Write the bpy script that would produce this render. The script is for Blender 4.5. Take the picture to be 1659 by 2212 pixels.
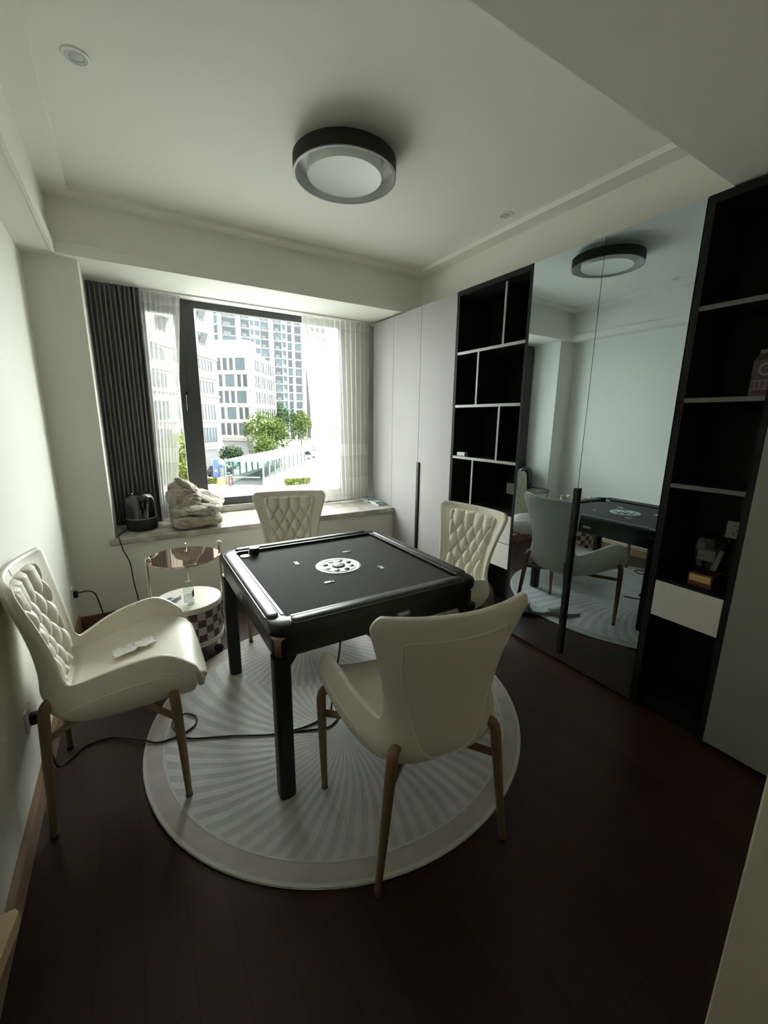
import bpy, bmesh, math, random
from mathutils import Vector, Matrix

for _o in list(bpy.data.objects):
    bpy.data.objects.remove(_o, do_unlink=True)
SC = bpy.context.scene
COL = SC.collection
PI = math.pi
random.seed(7)

# ------------------------------------------------------------------ camera, world, sun, exposure
cam_d = bpy.data.cameras.new('camera')
cam = bpy.data.objects.new('camera', cam_d)
COL.objects.link(cam)
_F = 891.6
cam_d.sensor_fit = 'HORIZONTAL'
cam_d.sensor_width = 36.0
cam_d.lens = _F / 1659.0 * 36.0
cam_d.clip_start = 0.03
cam_d.clip_end = 1000
_yaw, _pit, _rol = math.radians(31.27), math.radians(12.51), math.radians(-0.64)
_fw = Vector((math.sin(_yaw), math.cos(_yaw), 0)); _rt = Vector((math.cos(_yaw), -math.sin(_yaw), 0)); _dn = Vector((0, 0, -1))
_f2 = _fw * math.cos(_pit) + _dn * math.sin(_pit)
_d2 = _dn * math.cos(_pit) - _fw * math.sin(_pit)
_r2 = _rt * math.cos(_rol) + _d2 * math.sin(_rol)
_d3 = _d2 * math.cos(_rol) - _rt * math.sin(_rol)
_m = Matrix((_r2, -_d3, -_f2)).transposed().to_4x4()
_m.translation = Vector((0, 0, 1.5))
cam.matrix_world = _m
SC.camera = cam

world = bpy.data.worlds.new('sky'); SC.world = world
world.use_nodes = True
_bg = world.node_tree.nodes['Background']
_bg.inputs['Color'].default_value = (1.0, 1.0, 0.985, 1)
_bg.inputs['Strength'].default_value = 17.0

sun_d = bpy.data.lights.new('sun', 'SUN'); sun = bpy.data.objects.new('sun', sun_d); COL.objects.link(sun)
sun_d.energy = 7.0; sun_d.angle = math.radians(3); sun_d.color = (1.0, 0.96, 0.88)
sun.rotation_euler = Vector((0.45, 0.62, -0.78)).to_track_quat('-Z', 'Y').to_euler()

SC.view_settings.view_transform = 'Standard'
SC.view_settings.look = 'None'
SC.view_settings.gamma = 1
SC.view_settings.use_curve_mapping = False
SC.view_settings.exposure = 0.42
SC.cycles.max_bounces = 14
SC.cycles.diffuse_bounces = 8
SC.cycles.glossy_bounces = 6
SC.cycles.transparent_max_bounces = 16
SC.cycles.transmission_bounces = 8
SC.cycles.sample_clamp_indirect = 6
SC.cycles.use_denoising = True
SC.cycles.caustics_reflective = True
SC.cycles.blur_glossy = 1.0
SC.cycles.caustics_refractive = False

# ------------------------------------------------------------------ materials
def _nt(name):
    m = bpy.data.materials.new(name); m.use_nodes = True
    nt = m.node_tree
    return m, nt, nt.nodes['Principled BSDF'], nt.nodes['Material Output']

def mat(name, col, rough=0.5, metal=0.0, noise=0.0, nscale=30.0, bump=0.0, bscale=200.0, spec=0.5, coat=0.0, stretch=None):
    m, nt, b, out = _nt(name)
    N, L = nt.nodes, nt.links
    b.inputs['Base Color'].default_value = (*col, 1)
    b.inputs['Roughness'].default_value = rough
    b.inputs['Metallic'].default_value = metal
    b.inputs['Specular IOR Level'].default_value = spec
    if coat: b.inputs['Coat Weight'].default_value = coat; b.inputs['Coat Roughness'].default_value = 0.08
    if noise or bump:
        tc = N.new('ShaderNodeTexCoord')
        mp = N.new('ShaderNodeMapping'); L.new(tc.outputs['Object'], mp.inputs['Vector'])
        if stretch: mp.inputs['Scale'].default_value = stretch
    if noise:
        n = N.new('ShaderNodeTexNoise'); n.inputs['Scale'].default_value = nscale; n.inputs['Detail'].default_value = 5
        L.new(mp.outputs['Vector'], n.inputs['Vector'])
        r = N.new('ShaderNodeValToRGB')
        r.color_ramp.elements[0].position = 0.3; r.color_ramp.elements[1].position = 0.7
        r.color_ramp.elements[0].color = (*[c * (1 - noise) for c in col], 1)
        r.color_ramp.elements[1].color = (*[min(1, c * (1 + noise)) for c in col], 1)
        L.new(n.outputs['Fac'], r.inputs['Fac']); L.new(r.outputs['Color'], b.inputs['Base Color'])
    if bump:
        n2 = N.new('ShaderNodeTexNoise'); n2.inputs['Scale'].default_value = bscale; n2.inputs['Detail'].default_value = 3
        L.new(mp.outputs['Vector'], n2.inputs['Vector'])
        bp = N.new('ShaderNodeBump'); bp.inputs['Strength'].default_value = bump; bp.inputs['Distance'].default_value = 0.002
        L.new(n2.outputs['Fac'], bp.inputs['Height']); L.new(bp.outputs['Normal'], b.inputs['Normal'])
    return m

def glass_thin(name, tint=(1, 1, 1), refl=0.06, rough=0.0):
    m, nt, b, out = _nt(name); N, L = nt.nodes, nt.links
    N.remove(b)
    t = N.new('ShaderNodeBsdfTransparent'); t.inputs['Color'].default_value = (*tint, 1)
    g = N.new('ShaderNodeBsdfGlossy'); g.inputs['Roughness'].default_value = rough
    f = N.new('ShaderNodeLayerWeight'); f.inputs['Blend'].default_value = 0.12
    mx = N.new('ShaderNodeMixShader')
    mul = N.new('ShaderNodeMath'); mul.operation = 'MULTIPLY_ADD'; mul.inputs[1].default_value = 0.6; mul.inputs[2].default_value = refl
    mul.use_clamp = True
    L.new(f.outputs['Facing'], mul.inputs[0]); L.new(mul.outputs[0], mx.inputs['Fac'])
    L.new(t.outputs[0], mx.inputs[1]); L.new(g.outputs[0], mx.inputs[2]); L.new(mx.outputs[0], out.inputs['Surface'])
    return m

WALL = mat('wall_paint', (0.835, 0.84, 0.765), 0.7, bump=0.05, bscale=300)
CEIL = mat('ceiling_paint', (0.855, 0.855, 0.79), 0.75)
JAMB = mat('cream_jamb_paint', (0.70, 0.64, 0.50), 0.6)
DOORM = mat('satin_grey_door', (0.34, 0.332, 0.318), 0.5, spec=0.12, bump=0.03, bscale=400)
PANELM = mat('grey_green_panel', (0.22, 0.23, 0.19), 0.5, bump=0.05, bscale=300)
DRAWM = mat('pale_drawer_front', (0.72, 0.72, 0.66), 0.45)
BLACKW = mat('black_laminate', (0.006, 0.006, 0.0065), 0.6, spec=0.2)
BLACKF = mat('black_frame', (0.012, 0.012, 0.013), 0.55, spec=0.12)
STRIP = mat('grey_shelf_edge', (0.26, 0.26, 0.265), 0.4)
STRIPD = mat('dark_shelf_edge', (0.10, 0.10, 0.10), 0.5)
LEATHER = mat('cream_leather', (0.80, 0.765, 0.655), 0.42, bump=0.10, bscale=500)
SEAM = mat('cream_piping', (0.86, 0.83, 0.73), 0.5)
LEGM = mat('brass_brown_leg', (0.20, 0.125, 0.068), 0.38, metal=0.3)
FOOTM = mat('dark_foot_pad', (0.06, 0.05, 0.045), 0.6)
TBLK = mat('black_table_gloss', (0.009, 0.009, 0.0095), 0.3, spec=0.35)
TLEG = mat('black_table_leg', (0.008, 0.008, 0.0085), 0.45, spec=0.25)
TPAD = mat('black_rail_leather', (0.018, 0.018, 0.02), 0.30, bump=0.12, bscale=350)
TSILV = mat('brushed_rail_strip', (0.20, 0.205, 0.21), 0.33, metal=0.6)
FELT = mat('charcoal_felt', (0.034, 0.033, 0.033), 0.85, noise=0.08, nscale=60)
ROSE = mat('rose_gold', (0.55, 0.33, 0.24), 0.3, metal=0.8)
SILVER = mat('silver_plastic', (0.62, 0.65, 0.64), 0.3, metal=0.35)
CHROME = mat('polished_metal', (0.75, 0.70, 0.62), 0.15, metal=1.0)
WHITE = mat('white_plastic', (0.82, 0.82, 0.80), 0.4)
DARKP = mat('dark_plastic', (0.010, 0.010, 0.011), 0.45, spec=0.25)
BLKGLOSS = mat('smoked_glossy_dome', (0.010, 0.010, 0.012), 0.07, spec=0.5, coat=0.2)
BLKFAB = mat('black_speaker_fabric', (0.008, 0.008, 0.008), 0.8, bump=0.3, bscale=900)
FRAMEM = mat('dark_grey_aluminium', (0.055, 0.055, 0.058), 0.4)
CURT = mat('charcoal_curtain_cloth', (0.155, 0.150, 0.150), 0.85, bump=0.1, bscale=600)
BASEW = mat('tan_wood_baseboard', (0.28, 0.18, 0.105), 0.35, noise=0.15, nscale=8, stretch=(1, 0.15, 1))
BASER = mat('red_brown_baseboard', (0.16, 0.075, 0.055), 0.4)
TANW = mat('tan_wood_board', (0.30, 0.21, 0.11), 0.55, noise=0.12, nscale=10, stretch=(1, 0.2, 1))
CREAMP = mat('cream_trolley_panel', (0.82, 0.79, 0.68), 0.4)
RUBBER = mat('black_rubber_cord', (0.012, 0.012, 0.013), 0.5)
PAPER = mat('white_tissue', (0.85, 0.84, 0.80), 0.9)
MIRROR = mat('grey_tinted_mirror', (0.56, 0.655, 0.70), 0.012, metal=1.0)
AMBER = mat('amber_smoked_glass_top', (0.34, 0.25, 0.19), 0.03, metal=0.85)
GLASSW = glass_thin('window_glass', (0.97, 1.0, 0.99), 0.0)
WATER = glass_thin('clear_bottle_plastic', (0.90, 0.93, 0.92), 0.06)
CRYST = glass_thin('crystal', (0.86, 0.88, 0.84), 0.05)
LENS = mat('frosted_lamp_lens', (0.86, 0.87, 0.84), 0.5)
LAMPD = mat('dark_lamp_drum', (0.014, 0.013, 0.012), 0.6, spec=0.2)
LAMPI = mat('pale_lamp_inside', (0.55, 0.56, 0.54), 0.45)
GOLDP = mat('gold_plaque', (0.62, 0.45, 0.18), 0.35, metal=0.6)
REDW = mat('dark_red_wood', (0.10, 0.03, 0.02), 0.4)
SLIP = mat('grey_slipper', (0.45, 0.46, 0.44), 0.8)

def wood_floor():
    m, nt, b, out = _nt('dark_red_wood_floor'); N, L = nt.nodes, nt.links
    tc = N.new('ShaderNodeTexCoord'); mp = N.new('ShaderNodeMapping')
    mp.inputs['Rotation'].default_value = (0, 0, PI / 2)
    L.new(tc.outputs['Object'], mp.inputs['Vector'])
    br = N.new('ShaderNodeTexBrick')
    br.inputs['Scale'].default_value = 1.0; br.inputs['Brick Width'].default_value = 0.9; br.inputs['Row Height'].default_value = 0.12
    br.inputs['Mortar Size'].default_value = 0.0015; br.offset = 0.37
    br.inputs['Color1'].default_value = (0.046, 0.018, 0.012, 1); br.inputs['Color2'].default_value = (0.030, 0.0125, 0.0090, 1)
    br.inputs['Mortar'].default_value = (0.017, 0.008, 0.006, 1)
    L.new(mp.outputs['Vector'], br.inputs['Vector'])
    n = N.new('ShaderNodeTexNoise'); n.inputs['Scale'].default_value = 14; n.inputs['Detail'].default_value = 6
    mp2 = N.new('ShaderNodeMapping'); mp2.inputs['Scale'].default_value = (4, 0.25, 1)
    L.new(tc.outputs['Object'], mp2.inputs['Vector']); L.new(mp2.outputs['Vector'], n.inputs['Vector'])
    mx = N.new('ShaderNodeMix'); mx.data_type = 'RGBA'; mx.blend_type = 'MULTIPLY'; mx.inputs['Factor'].default_value = 0.6
    L.new(br.outputs['Color'], mx.inputs['A']); L.new(n.outputs['Color'], mx.inputs['B'])
    L.new(mx.outputs['Result'], b.inputs['Base Color'])
    b.inputs['Roughness'].default_value = 0.36; b.inputs['Specular IOR Level'].default_value = 0.22
    return m
FLOORM = wood_floor()

def marble():
    m, nt, b, out = _nt('beige_stone_sill'); N, L = nt.nodes, nt.links
    tc = N.new('ShaderNodeTexCoord')
    n = N.new('ShaderNodeTexNoise'); n.inputs['Scale'].default_value = 5; n.inputs['Detail'].default_value = 9; n.inputs['Distortion'].default_value = 1.2
    L.new(tc.outputs['Object'], n.inputs['Vector'])
    r = N.new('ShaderNodeValToRGB')
    r.color_ramp.elements[0].position = 0.35; r.color_ramp.elements[0].color = (0.30, 0.28, 0.235, 1)
    r.color_ramp.elements[1].position = 0.66; r.color_ramp.elements[1].color = (0.54, 0.52, 0.46, 1)
    L.new(n.outputs['Fac'], r.inputs['Fac']); L.new(r.outputs['Color'], b.inputs['Base Color'])
    b.inputs['Roughness'].default_value = 0.12
    return m
STONE = marble()

def sheer():
    m, nt, b, out = _nt('white_sheer_cloth'); N, L = nt.nodes, nt.links
    N.remove(b)
    tc = N.new('ShaderNodeTexCoord'); sp = N.new('ShaderNodeSeparateXYZ'); L.new(tc.outputs['Object'], sp.inputs[0])
    r = N.new('ShaderNodeValToRGB'); r.color_ramp.interpolation = 'CONSTANT'
    mr = N.new('ShaderNodeMapRange'); mr.inputs['From Min'].default_value = 0.6; mr.inputs['From Max'].default_value = 2.5
    L.new(sp.outputs['Z'], mr.inputs['Value']); L.new(mr.outputs[0], r.inputs['Fac'])
    def pos(z): return (z - 0.6) / 1.9
    e = r.color_ramp.elements
    e[0].position = 0; e[0].color = (0.18,) * 3 + (1,)
    e[1].position = pos(0.70); e[1].color = (0.33,) * 3 + (1,)
    for z, v in ((0.90, 0.42), (1.13, 0.26), (1.25, 0.40), (2.36, 0.20)):
        k = e.new(pos(z)); k.color = (v,) * 3 + (1,)
    t = N.new('ShaderNodeBsdfTransparent')
    d = N.new('ShaderNodeBsdfDiffuse'); d.inputs['Color'].default_value = (0.80, 0.79, 0.73, 1)
    tl = N.new('ShaderNodeBsdfTranslucent'); tl.inputs['Color'].default_value = (0.50, 0.50, 0.475, 1)
    m1 = N.new('ShaderNodeMixShader'); m1.inputs['Fac'].default_value = 0.62
    L.new(d.outputs[0], m1.inputs[1]); L.new(tl.outputs[0], m1.inputs[2])
    m2 = N.new('ShaderNodeMixShader'); L.new(r.outputs['Color'], m2.inputs['Fac'])
    L.new(m1.outputs[0], m2.inputs[1]); L.new(t.outputs[0], m2.inputs[2]); L.new(m2.outputs[0], out.inputs['Surface'])
    return m
SHEER = sheer()

def rug_mat():
    m, nt, b, out = _nt('carved_grey_pile'); N, L = nt.nodes, nt.links
    tc = N.new('ShaderNodeTexCoord')
    def dist(cx, cy):
        v = N.new('ShaderNodeVectorMath'); v.operation = 'DISTANCE'; v.inputs[1].default_value = (cx, cy, 0)
        sp = N.new('ShaderNodeVectorMath'); sp.operation = 'MULTIPLY'; sp.inputs[1].default_value = (1, 1, 0)
        L.new(tc.outputs['Object'], sp.inputs[0]); L.new(sp.outputs[0], v.inputs[0]); return v.outputs['Value']
    def math_(op, a, b_):
        n = N.new('ShaderNodeMath'); n.operation = op
        for i, x in enumerate((a, b_)):
            if x is None: continue
            if isinstance(x, (int, float)): n.inputs[i].default_value = x
            else: L.new(x, n.inputs[i])
        return n.outputs[0]
    def ang(cx, cy):
        v = N.new('ShaderNodeVectorMath'); v.operation = 'SUBTRACT'; v.inputs[1].default_value = (cx, cy, 0)
        L.new(tc.outputs['Object'], v.inputs[0]); q = N.new('ShaderNodeSeparateXYZ'); L.new(v.outputs[0], q.inputs[0])
        return math_('ARCTAN2', q.outputs['Y'], q.outputs['X'])
    nz = N.new('ShaderNodeTexNoise'); nz.inputs['Scale'].default_value = 7; nz.inputs['Detail'].default_value = 4; L.new(tc.outputs['Object'], nz.inputs['Vector'])
    wob = math_('MULTIPLY', nz.outputs['Fac'], 1.6)
    dA = dist(-0.10, -0.22); dB = dist(0.06, 0.72)
    swirl = math_('MULTIPLY', dA, 34.0)
    sA = math_('SINE', math_('ADD', math_('ADD', math_('MULTIPLY', ang(-0.10, -0.22), 62.0), swirl), wob), None)
    sB = math_('SINE', math_('ADD', math_('MULTIPLY', ang(0.06, 0.72), 74.0), wob), None)
    pick = math_('LESS_THAN', dB, 0.55)
    mxs = N.new('ShaderNodeMix'); mxs.data_type = 'FLOAT'; L.new(pick, mxs.inputs['Factor']); L.new(sA, mxs.inputs['A']); L.new(sB, mxs.inputs['B'])
    st = N.new('ShaderNodeMapRange'); st.inputs['From Min'].default_value = -0.5; st.inputs['From Max'].default_value = 0.5
    L.new(mxs.outputs['Result'], st.inputs['Value'])
    r = N.new('ShaderNodeValToRGB')
    r.color_ramp.elements[0].color = (0.47, 0.46, 0.42, 1); r.color_ramp.elements[1].color = (0.58, 0.58, 0.55, 1)
    L.new(st.outputs[0], r.inputs['Fac'])
    n2 = N.new('ShaderNodeTexNoise'); n2.inputs['Scale'].default_value = 260; n2.inputs['Detail'].default_value = 2; L.new(tc.outputs['Object'], n2.inputs['Vector'])
    n3 = N.new('ShaderNodeTexNoise'); n3.inputs['Scale'].default_value = 9; n3.inputs['Detail'].default_value = 5; L.new(tc.outputs['Object'], n3.inputs['Vector'])
    sm = N.new('ShaderNodeMix'); sm.data_type = 'RGBA'; sm.blend_type = 'OVERLAY'; sm.inputs['Factor'].default_value = 0.35
    L.new(r.outputs['Color'], sm.inputs['A']); L.new(n3.outputs['Color'], sm.inputs['B'])
    hs = N.new('ShaderNodeHueSaturation'); hs.inputs['Saturation'].default_value = 0.35; L.new(sm.outputs['Result'], hs.inputs['Color'])
    L.new(hs.outputs['Color'], b.inputs['Base Color'])
    b.inputs['Roughness'].default_value = 0.95
    hsum = math_('ADD', math_('MULTIPLY', st.outputs[0], 1.0), math_('MULTIPLY', n2.outputs['Fac'], 0.5))
    bp = N.new('ShaderNodeBump'); bp.inputs['Strength'].default_value = 0.3; bp.inputs['Distance'].default_value = 0.004
    L.new(hsum, bp.inputs['Height']); L.new(bp.outputs['Normal'], b.inputs['Normal'])
    return m
RUGM = rug_mat()
RUGB = mat('mauve_grey_pile', (0.46, 0.43, 0.40), 0.95, noise=0.1, nscale=12, bump=0.4, bscale=300)
RUGL = mat('pale_rug_line', (0.58, 0.58, 0.54), 0.95, bump=0.3, bscale=300)

def checker_mat():
    m, nt, b, out = _nt('brown_checker_band'); N, L = nt.nodes, nt.links
    uv = N.new('ShaderNodeUVMap'); ck = N.new('ShaderNodeTexChecker')
    ck.inputs['Scale'].default_value = 1.0
    ck.inputs['Color1'].default_value = (0.075, 0.035, 0.028, 1); ck.inputs['Color2'].default_value = (0.52, 0.44, 0.40, 1)
    L.new(uv.outputs[0], ck.inputs['Vector']); L.new(ck.outputs['Color'], b.inputs['Base Color'])
    b.inputs['Roughness'].default_value = 0.45
    return m
CHECK = checker_mat()

def quilt_mat():
    m, nt, b, out = _nt('greige_quilt_cotton'); N, L = nt.nodes, nt.links
    tc = N.new('ShaderNodeTexCoord')
    n = N.new('ShaderNodeTexVoronoi'); n.inputs['Scale'].default_value = 22
    n0 = N.new('ShaderNodeTexNoise'); n0.inputs['Scale'].default_value = 10; n0.inputs['Detail'].default_value = 5
    L.new(tc.outputs['Object'], n.inputs['Vector']); L.new(tc.outputs['Object'], n0.inputs['Vector'])
    r = N.new('ShaderNodeValToRGB'); r.color_ramp.elements[0].position = 0.42; r.color_ramp.elements[1].position = 0.56
    r.color_ramp.elements[0].color = (0.235, 0.195, 0.175, 1); r.color_ramp.elements[1].color = (0.36, 0.335, 0.265, 1)
    L.new(n0.outputs['Fac'], r.inputs['Fac']); L.new(r.outputs['Color'], b.inputs['Base Color'])
    b.inputs['Roughness'].default_value = 0.9
    w = N.new('ShaderNodeTexNoise'); w.inputs['Scale'].default_value = 30; w.inputs['Detail'].default_value = 4; w.inputs['Distortion'].default_value = 1.0
    L.new(tc.outputs['Object'], w.inputs['Vector'])
    bp = N.new('ShaderNodeBump'); bp.inputs['Strength'].default_value = 0.9; bp.inputs['Distance'].default_value = 0.02
    L.new(w.outputs['Fac'], bp.inputs['Height']); L.new(bp.outputs['Normal'], b.inputs['Normal'])
    return m
QUILT = quilt_mat()

# outdoors
FACADE = mat('cream_stone_cladding', (0.11, 0.102, 0.092), 0.8, noise=0.06, nscale=0.6)
FACADEW = mat('white_render', (0.085, 0.092, 0.092), 0.8)
TOWERB = mat('pale_blue_grey_render', (0.050, 0.060, 0.064), 0.8)
WINDK = mat('dark_far_glass', (0.010, 0.013, 0.015), 0.3, spec=0.15)
WINB = mat('blue_far_glass', (0.016, 0.024, 0.028), 0.3, spec=0.15)
WINF = mat('grey_far_frame', (0.035, 0.038, 0.04), 0.6, spec=0.1)
CONC = mat('pale_paving', (0.20, 0.20, 0.192), 0.9, noise=0.08, nscale=0.5)
ASPH = mat('grey_asphalt', (0.05, 0.055, 0.058), 0.9)
LEAF1 = mat('bright_green_leaves', (0.032, 0.047, 0.011), 0.9, spec=0.05, noise=0.35, nscale=1.5)
LEAF2 = mat('deep_green_leaves', (0.018, 0.033, 0.014), 0.9, spec=0.05, noise=0.35, nscale=1.5)
LEAF3 = mat('yellow_green_leaves', (0.044, 0.054, 0.010), 0.9, spec=0.05, noise=0.3, nscale=2)
BARK = mat('grey_bark', (0.08, 0.07, 0.06), 0.9)
CARW = mat('white_car_paint', (0.14, 0.145, 0.15), 0.4, spec=0.2)
CARD = mat('dark_car_paint', (0.012, 0.013, 0.014), 0.4, spec=0.2)
REDP = mat('red_paint', (0.16, 0.008, 0.012), 0.5)
YELP = mat('yellow_paint', (0.16, 0.15, 0.045), 0.6)
BLUEP = mat('blue_paint', (0.012, 0.036, 0.11), 0.5)
GREENG = glass_thin('pale_green_canopy_glass', (0.75, 0.88, 0.85), 0.15)

# ------------------------------------------------------------------ mesh helpers
class MB:
    def __init__(s): s.v = []; s.f = []; s.uv = None
    def add(s, vs, fs):
        k = len(s.v); s.v += [tuple(v) for v in vs]; s.f += [tuple(i + k for i in f) for f in fs]; return s
    def box(s, x0, x1, y0, y1, z0, z1):
        return s.add([(x0, y0, z0), (x1, y0, z0), (x1, y1, z0), (x0, y1, z0), (x0, y0, z1), (x1, y0, z1), (x1, y1, z1), (x0, y1, z1)],
                     [(0, 3, 2, 1), (4, 5, 6, 7), (0, 1, 5, 4), (1, 2, 6, 5), (2, 3, 7, 6), (3, 0, 4, 7)])
    def obox(s, c, ax, ay, az, hx, hy, hz):
        c, ax, ay, az = Vector(c), Vector(ax), Vector(ay), Vector(az)
        vs = [c + ax * (hx * i) + ay * (hy * j) + az * (hz * k) for k in (-1, 1) for i, j in ((-1, -1), (1, -1), (1, 1), (-1, 1))]
        return s.add(vs, [(0, 3, 2, 1), (4, 5, 6, 7), (0, 1, 5, 4), (1, 2, 6, 5), (2, 3, 7, 6), (3, 0, 4, 7)])
    def prism(s, poly, z0, z1):
        n = len(poly)
        return s.add([(x, y, z0) for x, y in poly] + [(x, y, z1) for x, y in poly],
                     [tuple(range(n))[::-1], tuple(range(n, 2 * n))] + [(i, (i + 1) % n, n + (i + 1) % n, n + i) for i in range(n)])
    def lathe(s, prof, n=32, c=(0, 0, 0), caps=True):
        vs, fs = [], []
        m = len(prof)
        for r, z in prof:
            for k in range(n):
                a = 2 * PI * k / n
                vs.append((c[0] + r * math.cos(a), c[1] + r * math.sin(a), c[2] + z))
        for j in range(m - 1):
            for k in range(n):
                k2 = (k + 1) % n
                fs.append((j * n + k, j * n + k2, (j + 1) * n + k2, (j + 1) * n + k))
        if caps:
            if prof[0][0] > 1e-5: fs.append(tuple(range(n))[::-1])
            if prof[-1][0] > 1e-5: fs.append(tuple((m - 1) * n + k for k in range(n)))
        return s.add(vs, fs)
    def loft(s, loops, close=True, cap0=False, cap1=False):
        n = len(loops[0]); vs = [p for l in loops for p in l]; fs = []
        for j in range(len(loops) - 1):
            for k in range(n if close else n - 1):
                k2 = (k + 1) % n
                fs.append((j * n + k, j * n + k2, (j + 1) * n + k2, (j + 1) * n + k))
        if cap0: fs.append(tuple(range(n))[::-1])
        if cap1: fs.append(tuple((len(loops) - 1) * n + k for k in range(n)))
        return s.add(vs, fs)
    def tube(s, path, r, n=8, caps=True, closed=False):
        P = [Vector(p) for p in path]; m = len(P)
        R = r if isinstance(r, (list, tuple)) else [r] * m
        T = []
        for i in range(m):
            if closed: t = P[(i + 1) % m] - P[i - 1]
            else: t = P[min(i + 1, m - 1)] - P[max(i - 1, 0)]
            T.append(t.normalized())
        up = Vector((0, 0, 1)) if abs(T[0].z) < 0.9 else Vector((1, 0, 0))
        u = T[0].cross(up).normalized(); loops = []
        for i in range(m):
            u = (u - T[i] * u.dot(T[i])).normalized(); w = T[i].cross(u)
            loops.append([P[i] + (u * math.cos(2 * PI * k / n) + w * math.sin(2 * PI * k / n)) * R[i] for k in range(n)])
        if closed: loops.append(loops[0])
        return s.loft(loops, True, caps and not closed, caps and not closed)
    def sphere(s, c, r, nu=16, nv=10, sc=(1, 1, 1)):
        pr = [(max(1e-6, math.sin(PI * j / nv)) * r, -math.cos(PI * j / nv) * r) for j in range(nv + 1)]
        k = len(s.v); s.lathe(pr, nu, (0, 0, 0), False)
        for i in range(k, len(s.v)):
            x, y, z = s.v[i]; s.v[i] = (c[0] + x * sc[0], c[1] + y * sc[1], c[2] + z * sc[2])
        return s

def obj(name, mb, m, parent=None, smooth=False, bevel=0.0, kind=None, loc=None, subsurf=0):
    me = bpy.data.meshes.new(name)
    me.from_pydata(mb.v, [], mb.f)
    bm = bmesh.new(); bm.from_mesh(me)
    bmesh.ops.remove_doubles(bm, verts=bm.verts, dist=1e-6)
    bmesh.ops.recalc_face_normals(bm, faces=bm.faces)
    if bevel:
        es = [e for e in bm.edges if len(e.link_faces) == 2 and e.calc_face_angle(0) > 0.6]
        bmesh.ops.bevel(bm, geom=es, offset=bevel, segments=2, affect='EDGES', profile=0.5)
    if smooth:
        for f in bm.faces: f.smooth = True
        for e in bm.edges:
            if len(e.link_faces) == 2 and e.calc_face_angle(0) > 0.7: e.smooth = False
    bm.to_mesh(me); bm.free()
    me.materials.append(m)
    o = bpy.data.objects.new(name, me); COL.objects.link(o)
    if parent: o.parent = parent
    if kind: o['kind'] = kind
    if loc: o.location = loc
    return o

def tag(o, label, cat, group=None):
    o['label'] = label; o['category'] = cat
    if group: o['group'] = group
    return o
def thing(name, label, cat, loc=(0, 0, 0), rz=0.0, group=None):
    o = bpy.data.objects.new(name, None); COL.objects.link(o)
    o.empty_display_size = 0.1
    o.location = loc; o.rotation_euler = (0, 0, rz)
    return tag(o, label, cat, group)
def struct(name, mb, m, bevel=0.0, smooth=False):
    return obj(name, mb, m, kind='structure', bevel=bevel, smooth=smooth)
def sempty(name):
    o = bpy.data.objects.new(name, None); COL.objects.link(o); o['kind'] = 'structure'; return o
def dup(root, loc, rz, label, group=None):
    r = root.copy(); COL.objects.link(r); r.location = loc; r.rotation_euler = (0, 0, rz); r['label'] = label
    if group: r['group'] = group
    for ch in list(root.children):
        c = ch.copy(); COL.objects.link(c); c.parent = r
        for g in ch.children:
            d = g.copy(); COL.objects.link(d); d.parent = c
    return r
def rrect(hx, hy, r, n=8, cx=0, cy=0):
    pts = []
    for sx, sy, a0 in ((1, 1, 0), (-1, 1, PI / 2), (-1, -1, PI), (1, -1, 1.5 * PI)):
        for k in range(n + 1):
            a = a0 + PI / 2 * k / n
            pts.append((cx + sx * (hx - r) + r * math.cos(a), cy + sy * (hy - r) + r * math.sin(a)))
    return pts
def spline(pts, per=8):
    P = [Vector(p) for p in pts]; out = []
    for i in range(len(P) - 1):
        p0, p1, p2, p3 = P[max(i - 1, 0)], P[i], P[i + 1], P[min(i + 2, len(P) - 1)]
        for k in range(per):
            t = k / per
            out.append(0.5 * ((2 * p1) + (p2 - p0) * t + (2 * p0 - 5 * p1 + 4 * p2 - p3) * t * t + (3 * p1 - p0 - 3 * p2 + p3) * t ** 3))
    out.append(P[-1]); return out

# ================================================================== room shell
struct('floor', MB().box(-0.6, 2.95, -1.7, 4.25, -0.06, 0.0), FLOORM)
struct('ceiling', MB().box(-0.6, 2.95, -1.7, 4.25, 2.80, 2.95), CEIL)
struct('wall_left', MB().box(-0.62, -0.45, -1.7, 4.25, 0, 2.80), WALL)
wf = MB()
wf.box(-0.45, -0.172, 3.45, 4.25, 0, 2.46)                 # pier
wf.box(-0.172, 2.20, 3.45, 4.25, 0, 0.60)                   # apron wall under the bay
wf.box(-0.172, 0.10, 4.03, 4.25, 0.60, 2.46)
struct('wall_window', MB().box(1.97, 2.80, 4.03, 4.25, 0.60, 2.46), WALL)
wf.box(0.10, 1.97, 4.06, 4.25, 0.60, 0.70)
struct('wall_far', wf, WALL)
struct('wall_right', MB().box(2.80, 2.95, -0.1, 4.25, 0, 2.80), WALL)
struct('wall_near', MB().box(0.90, 2.95, -1.7, 0.17, 0, 2.45), JAMB, bevel=0.004)
struct('wall_back', MB().box(-0.45, 0.90, -1.7, -1.6, 0, 2.45), WALL)
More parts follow.
